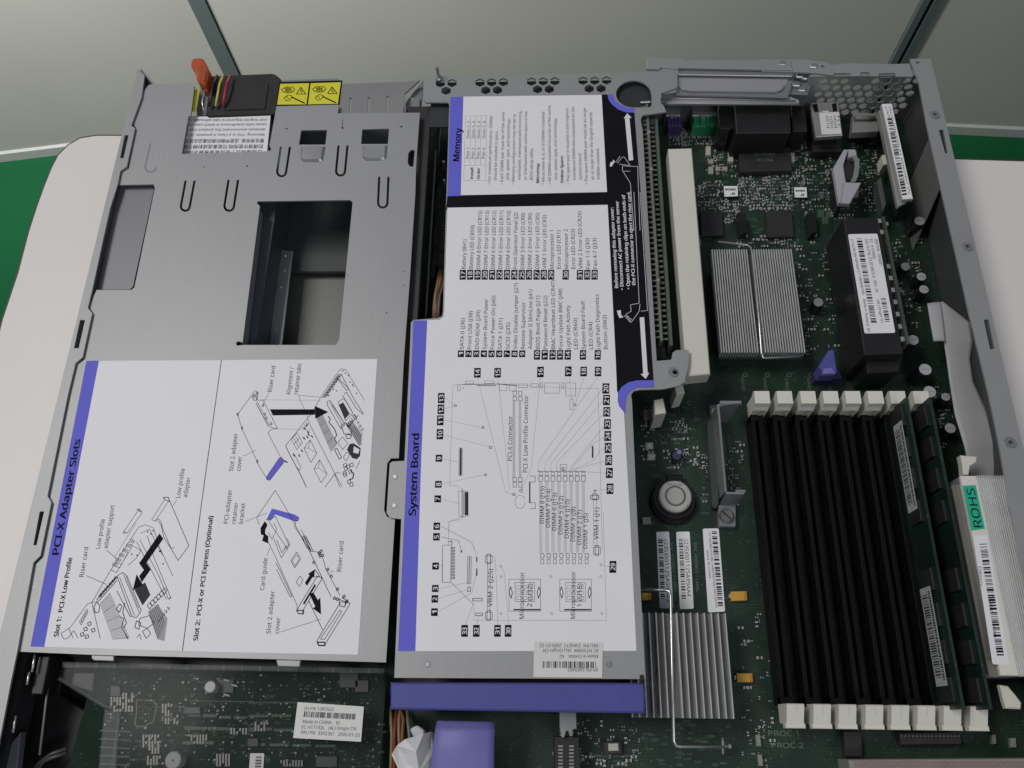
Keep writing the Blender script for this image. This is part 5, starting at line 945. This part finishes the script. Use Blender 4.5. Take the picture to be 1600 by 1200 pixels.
# silver voltage module with ROHS sticker
sm = thing('finned_voltage_module', (215, -90, ZB), 'silver finned power module with green ROHS sticker and long white barcode label', 'power module')
tl, tr, br, bl = (1500, 742), (1560, 745), (1645, 1057), (1550, 1057)
def lerp(a, b, t_): return (a[0]+(b[0]-a[0])*t_, a[1]+(b[1]-a[1])*t_)
yt = P(1520, 745, -7)[1]; ybm = P(1580, 1057, -7)[1]; xa0 = P(1502, 760, -7)[0]; xb0 = XR-4
m_ = MB(); m_.box(xa0, xb0, ybm, yt, -24, -7, .6); m_.build('heat_spreader', mat('satin_aluminium', (.44, .44, .43), .42, .5, .05, 60, .05, 900), sm)
for i in range(7):
    z = -9-i*3.1; x_ = xa0-.1-(i % 2)*.2
    m_ = MB(); m_.box(xa0-3.2, xa0-.05, ybm-.2, yt-3-i*.3, z-.7, z, .15); m_.build('side_fin', mat('warm_fin', (.22, .21, .185), .42, .5, .06, 100), sm)
for i in range(16):
    x = xa0+8+i*(xb0-xa0-9)/15; m_ = MB(); m_.box(x-.35, x+.35, ybm, yt+.6, -24, -6.7, .1)
    m_.build('top_fin', ALU, sm)
m_ = MB(); z = -6.4; m_.box(xa0+.2, xa0+7.3, ybm+.3, yt+.3, -7, z, .2); m_.build('label_bridge', CREAM2, sm)
zt = -6.25; m_ = MB(); m_.m(GRNS).prism(PP([(1504, 759), (1524.5, 758), (1539, 826), (1518, 829)], zt), zt, -6.38); m_.m(INK).text('ROHS', (1535, 824), (1522.5, 763), 13, zt+.07); m_.build('rohs_sticker', None, sm)
m_ = MB(); m_.m(PAPERG).prism(rounded(PP([(1520, 837), (1542, 835.5), (1577, 1039), (1551, 1038)], zt), .8), zt, -6.38); m_.m(INK); z9 = zz(3, 1200, 800)
m_.barcode(z9([(992, 150), (1075, 683), (1108, 683), (1025, 148)]), zt+.06, 48, 31)
for st, a, b, h in (('L2S0AF2', (985, 345), (968, 255), 4.4), ('59J5067', (1035, 468), (1023, 390), 4.4), ('FM 7L0', (1052, 588), (1038, 510), 4.4)): A_, B_ = z9([(a[0]+18, a[1]), (b[0]+32, b[1])]); m_.text(st, A_, B_, h, zt+.06)
m_.build('barcode_label', None, sm)
m_ = MB(); m_.prism(PP([(1501, 711), (1527, 713), (1526, 722), (1516, 728), (1514, 742), (1505, 742), (1504, 726)], -8), -8, -12, cham=.4); m_.build('upper_latch', CREAM, sm)
m_ = MB(); m_.prism(PP([(1563, 1070), (1576, 1072), (1588, 1086), (1597, 1098), (1596, 1108), (1573, 1107), (1569, 1095)], -10), -10, -13, cham=.6); m_.build('lower_latch', CREAM, sm)
# rear adapter card with barcode
ra = thing('rear_adapter_card', (205, 140, ZB), 'upright adapter card with long white barcode sticker near the honeycomb vent', 'circuit board')
m_ = MB(); q = PP([(1384, 168), (1393, 165), (1427, 311), (1412, 312)], -6); m_.prism(PP([(1377, 163), (1393.5, 162), (1427, 311), (1410, 312)], -6), -6, -8, cham=.2); m_.build('connector_top', mat('pale_grey_plastic', (.36, .36, .35), .45), ra)
m_ = MB(); m_.m(PAPERG).prism(PP([(1378, 162.5), (1393, 162), (1426, 310), (1410.5, 311)], -5.8), -5.8, -5.98); m_.m(INK); z2 = zz(4, 1200, 60)
m_.barcode(z2([(745, 500), (840, 985), (870, 980), (775, 498)]), -5.74, 40, 41); m_.text('PG C7 7964 38 85 N1', *z2([(728, 425), (760, 515)]), 3, -5.74); m_.text('(8UX) IPN XY0LZ1 KDKOM7 VV', *z2([(755, 425), (880, 975)]), 2.6, -5.74); m_.build('barcode_sticker', None, ra)
for i, dz_ in enumerate((-8.5, -13, -17)):
    m_ = MB(); m_.prism(PP([(1374-i*1.2, 172+i*3), (1388, 170), (1416, 316), (1403-i*.5, 323)], dz_), dz_, dz_-2, cham=.3); m_.build('connector_rib', mat('rib_grey', (.33, .33, .31), .4, .3), ra)
m_ = MB(); m_.prism(PP([(1384, 172), (1393, 170), (1421, 318), (1412, 320)], -20), -20, ZB, cham=.2); m_.build('card_board', PCB3, ra)
m_ = MB(); m_.prism(PP([(1371, 282), (1377, 276), (1385, 318), (1380, 330)], -17), -17, -24, cham=.3); m_.build('side_bracket', mat('grey_bracket', (.10, .10, .10), .45, .3), ra)
m_ = MB(); m_.prism(PP([(1378, 242), (1388, 241), (1390, 256), (1381, 257)], -18), -18, -26, cham=.3); m_.build('edge_clip', CREAM, ra)
# white USB bracket block
ub = thing('white_port_block', (*P(1322, 280, -25), ZB), 'small white plastic block with curved silver spring near the rear right', 'connector')
m_ = MB(); m_.m(mat('white_block', (.36, .36, .385), .45)); q = PP([(1302, 262), (1319, 233), (1326, 233), (1318, 258), (1322, 284), (1346, 285), (1328, 318), (1311, 317)], -14); m_.prism(q, -14, -17, cham=.4); m_.m(BLK).prism(shrink(PP([(1306, 262), (1320, 240), (1336, 240), (1342, 285), (1326, 314), (1314, 313)], -18), 1.5), -17.2, ZB); m_.m(mat('white_block', (.36, .36, .385)))
m_.prism(PP([(1326, 233), (1337, 233), (1340, 246), (1326, 246)], -14), -14, -18, cham=.3); m_.prism(PP([(1320, 285), (1346, 285), (1328, 318), (1315, 317)], -12), -12, -14, cham=.3); m_.build('block_body', None, ub)
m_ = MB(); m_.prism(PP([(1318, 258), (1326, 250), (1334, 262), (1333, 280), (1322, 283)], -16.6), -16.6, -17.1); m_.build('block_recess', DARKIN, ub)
m_ = MB(); pts = [(1334, 243), (1339, 250), (1339, 262), (1337, 275), (1333, 283)]; w3 = [P(a, b, -11) for a, b in pts]
for a, b in zip(w3, w3[1:]): m_.slab3([(a[0]-1.3, a[1], -11), (a[0]+1.3, a[1], -11), (b[0]+1.3, b[1], -11), (b[0]-1.3, b[1], -11)], (0, 0, -.5))
m_.build('silver_spring', SILV, ub)
# retaining bracket near sockets
rb = thing('retaining_bracket', (*P(1130, 720, -34), ZB), 'bent steel retaining bracket with a slotted screw beside the memory sockets', 'bracket')
z7 = zz(4, 900, 560)
m_ = MB(); m_.prism(rounded(PP(z7([(818, 400), (880, 330), (895, 900), (880, 940), (850, 930)]), -31), 1), -31, ZB+.1, cham=.3); m_.build('foot_plate', mat('shaded_plate', (.035, .05, .042), .5, .2), rb)
def P7(x, y, z): q = P(900+x/4, 560+y/4, z); return (q[0], q[1], z)
xw7 = P7(900, 500, -22)[0]; yA, yB = P7(905, 300, -22)[1], P7(925, 845, -22)[1]
m_ = MB(); m_.box(xw7-.7, xw7+.5, yB, yA, -34, -19, .25); m_.build('upright_web', STEEL2, rb)
m_ = MB(); m_.slab3([(xw7, yA, -19), (xw7+10.5, yA+1, -17), (xw7+10.5, yA+1, -23), (xw7+7, yA-3, -34), (xw7, yA-3, -34)], (0, -1.0, 0)); m_.build('upper_wing', STEELD, rb)
m_ = MB(); m_.box(xw7+.6, xw7+11, yA-.4, yA+1.4, -19, -17.6, .3); m_.build('upper_lip', STEEL2, rb)
m_ = MB(); m_.slab3([(xw7, yB, -19), (xw7+8, yB-.5, -18), (xw7+7, yB-2.5, -34), (xw7-.5, yB-2.5, -34)], (0, -.9, 0)); m_.build('lower_wing', STEELD, rb)
m_ = MB(); m_.box(xw7+4.2, xw7+9, yB-.3, yB+1.0, -19.4, -18.2, .3); m_.build('lower_lip', STEEL2, rb)
m_ = MB(); m_.prism(rounded(PP(z7([(890, 915), (1000, 915), (1000, 1052), (893, 1050)]), -32), .8), -32, ZB+.1, cham=.3); m_.build('screw_foot', STEELD, rb)
m_ = MB(); m_.prism(PP(z7([(835, 290), (893, 290), (893, 365), (850, 370)]), -32), -32, ZB+.1, cham=.3); m_.build('upper_foot', STEELD, rb)
c = P7(940, 985, -31)
for nm, zt_, rr_ in (('screw', -29.8, 3.4),):
    m_ = MB(); m_.m(mat('screw_steel', (.36, .35, .32), .3, .85)).prism(circ(c[0], c[1], rr_, 24), zt_, -31.98, cham=.5); m_.m(DARKIN)
    m_.slab3([(c[0]-2.6, c[1]+2.0, zt_+.06), (c[0]-2.0, c[1]+2.6, zt_+.06), (c[0]+2.6, c[1]-2.0, zt_+.06), (c[0]+2.0, c[1]-2.6, zt_+.06)], (0, 0, -.05)); m_.build(nm, None, rb)
c = P7(870, 330, -31); m_ = MB(); m_.prism(circ(c[0], c[1], 2.2, 20), -31, -31.98, cham=.4); m_.build('screw', SILV, rb)

# ================================================================== CABLES
def ribbon(name, rows, th, mt, lbl, cat, ridges=0):
    """rows of (left px, right px, z): a flat cable swept through them"""
    m_ = MB(); L = [(P(*a, z), P(*b, z), z) for a, b, z in rows]; n = 9; sub = []
    for k_ in range(len(L)-1):
        for s_ in range(4):
            t_ = s_/4; sub.append(tuple((L[k_][0][j]*(1-t_)+L[k_+1][0][j]*t_) for j in (0, 1))+tuple((L[k_][1][j]*(1-t_)+L[k_+1][1][j]*t_) for j in (0, 1))+(L[k_][2]*(1-t_)+L[k_+1][2]*t_,))
    sub.append((*L[-1][0], *L[-1][1], L[-1][2]))
    vs = []; bow = ridges
    for r_ in sub:
        for i in range(n): t_ = i/(n-1); vs.append((r_[0]*(1-t_)+r_[2]*t_, r_[1]*(1-t_)+r_[3]*t_, r_[4]+bow*math.sin(math.pi*t_)))
    N = len(vs); fs = [(i*n+j, (i+1)*n+j, (i+1)*n+j+1, i*n+j+1) for i in range(len(sub)-1) for j in range(n-1)]
    m_.add(vs+[(x, y, z-th) for x, y, z in vs], fs+[tuple(a+N for a in reversed(f)) for f in fs]+[(i*n, i*n+N, (i+1)*n+N, (i+1)*n) for i in range(len(sub)-1)]+[(i*n+n-1, (i+1)*n+n-1, (i+1)*n+n-1+N, i*n+n-1+N) for i in range(len(sub)-1)]+[(j, j+1, j+1+N, j+N) for j in range(n-1)]+[((len(sub)-1)*n+j, (len(sub)-1)*n+j+N, (len(sub)-1)*n+j+1+N, (len(sub)-1)*n+j+1) for j in range(n-1)])
    return m_.build(name, mt, None, lbl, cat, smooth=True)
fc = thing('flat_cable', (*P(1500, 600, -22), -30), 'wide pale grey flat cable bending down beside the right side rail', 'cable')
def band(name, rows, bow):
    o = ribbon(name, rows, .5, CABLEW, None, None, bow); w_ = o.matrix_basis.copy(); off = Vector(ORG_AT[o.name])-Vector(ORG_AT[fc.name]); o.parent = fc; o.location = off*S; return o
band('cable_band', [((1466, 474), (1473, 471), -12), ((1470, 505), (1516, 504), -14), ((1474, 528), (1520, 532), -16), ((1479, 560), (1516, 562), -19), ((1484, 597), (1521, 597), -20), ((1492, 647), (1544, 647), -18), ((1507, 697), (1557, 690), -18.5), ((1515, 735), (1561, 730), -22), ((1520, 775), (1563, 770), -28)], .35)
band('cable_fold', [((1449, 474), (1470, 472), -10.5), ((1454, 505), (1474, 504), -12), ((1459, 533), (1477, 533), -14)], .4)
ribbon('violet_ribbon', [((683, 1126), (773, 1128), -10), ((680, 1140), (773, 1141), -7), ((676, 1165), (772, 1166), -6.5), ((671, 1230), (772, 1230), -9)], .6, PURPC, 'violet plastic film strip curving up below the violet grip', 'plastic strip', 2.6)
m_ = MB(); pts = [(612, 1179, -14), (620, 1165, -9), (633, 1155, -8), (650, 1150, -9), (662, 1146, -6), (675, 1143, -11), (681, 1150, -14), (676, 1180, -12), (670, 1235, -13), (640, 1235, -10), (624, 1205, -11)]
c3 = [(*P(a, b, c), c) for a, b, c in pts]; ctr = (*P(650, 1175, -5), -5); ctr2 = (*P(655, 1205, -7.5), -7.5); n = len(c3)
m_.add(c3+[ctr, ctr2], [(i, (i+1) % n, n if i < 6 else n+1) for i in range(n)]+[(6, n, n+1), (0, n+1, n)])
m_.add([(x, y, z-.6) for x, y, z in c3], [tuple(range(n))]); m_.build('crumpled_film', CLOTH, None, 'crumpled white film beside the violet strip at the bottom edge', 'plastic film')
m_ = MB(); m_.prism(rounded(PP([(640, 1139), (652, 1133), (664, 1142), (660, 1152), (646, 1152)], -13), 1), -13, -16, cham=.6); m_.build('white_tag', CLOTH, None, 'little white tag above the crumpled film below the violet grip', 'tag')
wl = [('yellow', mat('dull_yellow_wire', (.20, .17, .05), .5)), ('red', mat('dull_red_wire', (.20, .03, .02), .5)), ('brown', BROWN), ('tan', mat('tan_wire', (.28, .19, .11), .45)), ('orange', mat('dull_orange_wire', (.22, .085, .025), .5)), ('dark brown', mat('dark_brown_wire', (.06, .04, .03), .45)), ('grey', mat('grey_wire', (.18, .17, .16), .45))]  # yellow, red and orange are toned-down wire colours
for i, (nm, mt) in enumerate(wl):
    x = 611+i*4.6; z = -20+1.5*math.sin(i*2.2); m_ = MB()
    m_.tube([(*P(x+6*math.sin(i), 1105, z-8), z-8), (*P(x+2*math.sin(i*1.7), 1125, z), z), (*P(x+1.5*math.cos(i), 1150, z+1), z+1), (*P(x+.5, 1180, z), z), (*P(x-2+3*math.sin(i*3), 1240, z-2), z-2)], .75, 8)
    m_.build('thin_wire', mt, None, nm+' wire in the bundle left of the crumpled white film', 'wire', 'wires bundled at the bottom edge', smooth=True)
wl = [('pale brown', mat('tan_wire', (.28, .19, .11))), ('copper brown', mat('copper_brown_wire', (.30, .13, .05), .4)), ('dark brown', mat('dark_brown_wire', (.06, .04, .03), .45)), ('grey brown', BROWN)]
for i, (nm, mt) in enumerate(wl):
    x = 682+i*2.6; z = -16+i*.7; m_ = MB(); m_.tube([(*P(x+6, 415+i*6, z-14), z-14), (*P(x+2+i, 440, z-3), z-3), (*P(x-2+math.sin(i*2)*2, 462, z), z), (*P(x-4, 480, z-1), z-1), (*P(x-6, 520, z-4), z-4)], .8, 8)
    m_.build('thin_wire', mt, None, nm+' wire looping in the gap between the two covers', 'wire', 'wires in the gap between the covers', smooth=True)
# pin headers in the gap between the covers
gp = thing('gap_board', (*P(685, 330, -24), -40), 'narrow black circuit strip with pin rows in the gap between the covers', 'circuit board')
m_ = MB(); a = P(672, 420, -28); b = P(705, 170, -28); m_.box(a[0]+1, a[0]+24, a[1]+2, b[1]+6, -34, -28, .2); m_.build('strip_board', mat('black_board', (.012, .014, .012), .4, 0, .2, 60), gp)
for (x, y0_, n_) in ((686, 295, 8), (682, 353, 8), (679, 398, 9), (693, 353, 10), (690, 398, 9)):
    m_ = MB()
    for i in range(n_):
        for dx_ in (-1.6, 1.6): c = P(x-i*.3, y0_+i*4, -26); m_.box(c[0]+dx_*.35-.3, c[0]+dx_*.35+.3, c[1]-.2, c[1]+.2, -28, -26)
    m_.build('pin_row', mat('dull_pin2', (.22, .22, .18), .4, .6), gp)
for x, y, r_ in ((673.5, 196, 3.2), (693, 252, 2.5), (694, 281, 2), (689, 163, 3)): c = P(x, y, -20); m_ = MB(); m_.cyl(*c, r_*.35, -28, -20, 14, .3); m_.build('stud', mat('grey_stud', (.34, .34, .31), .4, .3), gp)

# ================================================================== FRONT BOARD (bottom left)
fb = thing('front_board', (-100, -170, -30), 'grey-green circuit board under clear plastic below the large left cover', 'circuit board')
FZ = -24
m_ = MB(); qb = PP([(150, 1040), (605, 1050), (590, 1240), (95, 1240)], FZ); m_.prism(qb, FZ, FZ-1.6); m_.build('board', PCB2, fb)
m_ = MB(); m_.m(mat('grey_silk', (.13, .145, .125), .8))
z0_ = zz(3, 0, 800)
for a, b in (((885, 885), (1190, 890)), ((860, 1005), (960, 1010)), ((975, 1008), (1100, 1015))):
    m_.line(z0_([a, b]), FZ+.05, .25)
for xs_, y, n_, st in ((885, 945, 9, 6.5), (955, 948, 10, 6.5), (1035, 955, 8, 6.5), (1105, 958, 7, 6.5), (868, 1008, 15, 6.7), (978, 1010, 17, 7), (1160, 1015, 5, 7), (860, 1075, 24, 6), (1160, 1080, 6, 6)):
    for i in range(n_): x = xs_+i*st; m_.line(z0_([(x, y), (x-1, y+14)]), FZ+.06, .45)
for xs_, y, n_ in ((405, 920, 11), (425, 920, 11), (392, 985, 14), (410, 985, 14), (385, 1080, 30), (300, 857, 50)):
    pass
zq = zz(3.333, 300, 840)
for x0_, y, n_, st in ((300, 922, 14, 7.4), (418, 920, 14, 7.4), (295, 990, 18, 7), (430, 995, 14, 7), (287, 1070, 14, 7.2), (407, 1072, 14, 7.2), (527, 1075, 14, 7.2), (647, 1078, 14, 7.4), (300, 855, 18, 9), (480, 855, 20, 9), (660, 858, 13, 9)):
    h_ = 14 if y > 900 else 8
    for i in range(n_): m_.line(zq([(x0_+i*st, y), (x0_+i*st-1, y+h_)]), FZ+.06, .4)
for p in ([(640, 880), (720, 885), (735, 910), (718, 985), (690, 995), (685, 1005), (640, 1005), (632, 990), (640, 940)],): m_.m(mat('bronze_line', (.10, .095, .04), .5)).line(z0_(p), FZ+.05, .5, True)
m_.m(mat('grey_silk', (.13, .145, .125), .8)); rnd = random.Random(8)
for i in range(150): x, y = rnd.uniform(170, 600), rnd.uniform(1052, 1199); m_.text(rnd.choice('CRUJ')+str(rnd.randint(1, 99)), (x, y), (x+rnd.uniform(5, 8), y+.1), 2.6, FZ+.05)
m_.build('board_print', None, fb)
m_ = MB()
for x0_, y0_, nx, ny in ((255, 1102, 4, 5), (255, 1119, 6, 3), (225, 1150, 6, 4), (230, 1165, 5, 3), (175, 1085, 8, 6), (232, 1183, 5, 3), (400, 1130, 5, 3), (362, 1140, 6, 2), (440, 1190, 8, 2), (340, 1180, 5, 4), (300, 1150, 6, 3)):
    for i in range(nx):
        for j in range(ny):
            if rnd.random() < .75: c = P(x0_+i*4.6, y0_+j*5, FZ); m_.m(mat('solder_dull', (.13, .13, .125), .4, .5)).box(c[0]-.4, c[0]+.4, c[1]-.6, c[1]+.6, FZ, FZ+.6)
for _ in range(420):
    x, y = 165+round(rnd.uniform(0, 430)/4.5)*4.5+rnd.uniform(-.3, .3), 1055+round(rnd.uniform(0, 144)/5.5)*5.5+rnd.uniform(-.4, .4); c = P(x, y, FZ); w_ = rnd.choice((.25, .35, .5)); h_ = rnd.choice((.25, .4))
    m_.m(mat('solder_dull', (.13, .13, .125), .4, .5) if rnd.random() < .45 else mat('grey_chip', (.03, .035, .032), .5)).box(c[0]-w_, c[0]+w_, c[1]-h_, c[1]+h_, FZ+.02, FZ+.5)
m_.build('small_components', None, fb, kind='stuff')
for x, y, r_ in ((328, 1073, 9.5), (270, 1188, 13)): c = P(x, y, -18); m_ = MB(); m_.m(STEEL if r_ < 10 else mat('white_post', (.26, .26, .26), .5)).cyl(*c, r_*.27, FZ, -18, 28, .4); m_.m(DARKIN).cyl(*c, .5 if r_ > 10 else .01, -18, -17.95, 12); m_.build('screw_post', None, fb)
for x, y, w_, h_ in ((352, 1072, 26, 22), (545, 1062, 30, 26), (510, 1190, 34, 18), (300, 1110, 26, 12), (395, 1160, 18, 14), (180, 1080, 16, 18), (565, 1072, 22, 20)):
    m_ = MB(); m_.prism(rounded(PP([(x-w_/2, y-h_/2), (x+w_/2, y-h_/2), (x+w_/2, y+h_/2), (x-w_/2, y+h_/2)], FZ+1.4), .5), FZ+1.4, FZ+.02, cham=.3); m_.build('dark_chip', mat('grey_chip', (.03, .035, .032), .5), fb)
for x, y in ((348, 1060), (360, 1068), (348, 1083)): m_ = MB(); m_.prism(PP([(x, y), (x+10, y+2), (x+12, y+6), (x+2, y+4)], FZ+2), FZ+2, FZ+1.4, cham=.1); m_.build('chip_clip', STEELD, fb)
m_ = MB(); m_.m(PAPER2).prism(rounded(PP([(391, 1177), (413, 1177), (410, 1215), (388, 1215)], FZ+.5), .5), FZ+.5, FZ+.02); m_.m(INKG).barcode([(400, 1182), (398, 1200), (408, 1200), (409, 1182)], FZ+.57, 8, 3); m_.build('white_sticker', None, fb)
# clear plastic air baffle over the board
bf = thing('clear_baffle', (-100, -150, -20), 'smoky clear plastic baffle with white part sticker covering the front board', 'plastic baffle')
BZ = -15
m_ = MB(); m_.prism(PP([(97, 1037), (600, 1048), (597, 1240), (172, 1240), (187, 1113), (162, 1103), (92, 1060)], BZ), BZ, BZ-.8, cham=.2); m_.build('clear_sheet', SMOKE, bf)
m_ = MB(); m_.prism(PP([(97, 1034), (600, 1044), (600, 1052), (97, 1043)], BZ+1.2), BZ+1.2, BZ+.02, cham=.2); m_.build('top_rim', SMOKE2, bf)
for i in range(17):
    x = 120+i*28.5; m_ = MB(); m_.prism(PP([(x, 1035+i*.55), (x+3, 1035+i*.55), (x+2.4, 1043+i*.55), (x-.6, 1043+i*.55)], BZ+1.9), BZ+1.9, BZ+1.22); m_.build('rim_rib', SMOKE2, bf)
m_ = MB()
e = [(92, 1060), (162, 1103), (187, 1113), (180, 1160), (174, 1240)]; w3 = [(*P(a, b, BZ+.6), BZ+.6) for a, b in e]; m_.tube(w3, .8, 8); m_.build('bent_edge', SMOKE2, bf, smooth=True)
m_ = MB(); m_.prism(PP([(163, 1108), (186, 1114), (178, 1240), (150, 1240)], BZ-3), BZ-3, BZ-4); m_.prism(PP([(116, 1052), (146, 1052), (143, 1080), (112, 1070)], BZ-3), BZ-3, BZ-4); m_.build('side_flap', SMOKE2, bf)
for i in range(5):
    m_ = MB(); y = 1140+i*13; m_.prism(PP([(155, y), (202, y+2), (202, y+5), (155, y+3)], BZ-1), BZ-.9, BZ-2, cham=.2); m_.build('flap_rib', SMOKE2, bf)
m_ = MB(); z = BZ+.3; m_.m(PAPER2).prism(PP([(465, 1097), (568.5, 1104), (564, 1159), (458, 1153)], z), z, BZ+.02); m_.m(INKG)
for st, a, b, h in (('(F) PN 13R5522', (585, 898), (738, 903), 4.6), ('Made in CHINA    KI', (577, 966), (768, 974), 4.8), ('EC H17192L   (4L) Origin CN', (570, 995), (853, 1004), 4.8), ('FRU PN  33P2361   2005-01-20', (567, 1022), (872, 1038), 4.8)): A_, B_ = zq([a, b]); m_.text(st, A_, B_, h, z+.06)
m_.barcode(zq([(585, 905), (858, 918), (856, 948), (580, 934)]), z+.06, 38, 17); m_.build('part_number_sticker', None, bf)
# dark cavity details, bottom left
dc = thing('drive_bay_frame', (-190, -170, -40), 'black plastic frame with slim silver springs in the front left corner', 'plastic frame')
m_ = MB(); m_.prism(PP([(45, 1030), (100, 1032), (92, 1085), (150, 1120), (140, 1240), (10, 1240)], -32), -32, -41, cham=.5); m_.build('frame_body', BLK, dc)
m_ = MB(); m_.prism(PP([(60, 1025), (78, 1025), (66, 1085), (48, 1085)], -8), -8, -18, cham=.4); m_.build('frame_post', BLK, dc)
for p in ([(55, 1022), (50, 1050)], [(46, 1050), (42, 1070)], [(25, 1118), (20, 1145)]):
    m_ = MB(); m_.tube([(*P(a, b, -5), -5) for a, b in p], .55, 8); m_.build('spring_clip', SILV, dc, smooth=True)
m_ = MB(); m_.tube([(*P(a, b, -12), -12) for a, b in ((80, 1030), (62, 1180))], .5, 8); m_.build('guide_edge', STEELD, dc, smooth=True)
m_ = MB(); m_.prism(PP([(0, 1180), (32, 1144), (22, 1240), (-20, 1240)], -12), -12, -16, cham=.4); m_.build('corner_block', STEELD, dc)
for i in range(2):
    m_ = MB(); m_.tube([(*P(a, b, -22), -22) for a, b in ((48+i*6, 1210), (62+i*5, 1190), (80, 1178+i*6), (104, 1169+i*7))], .8, 8); m_.build('black_lead', mat('grey_lead', (.07, .06, .06), .45), None, ('upper' if i == 0 else 'lower')+' of two grey leads curving in the front left corner', 'wire', 'leads in the front left corner', smooth=True)
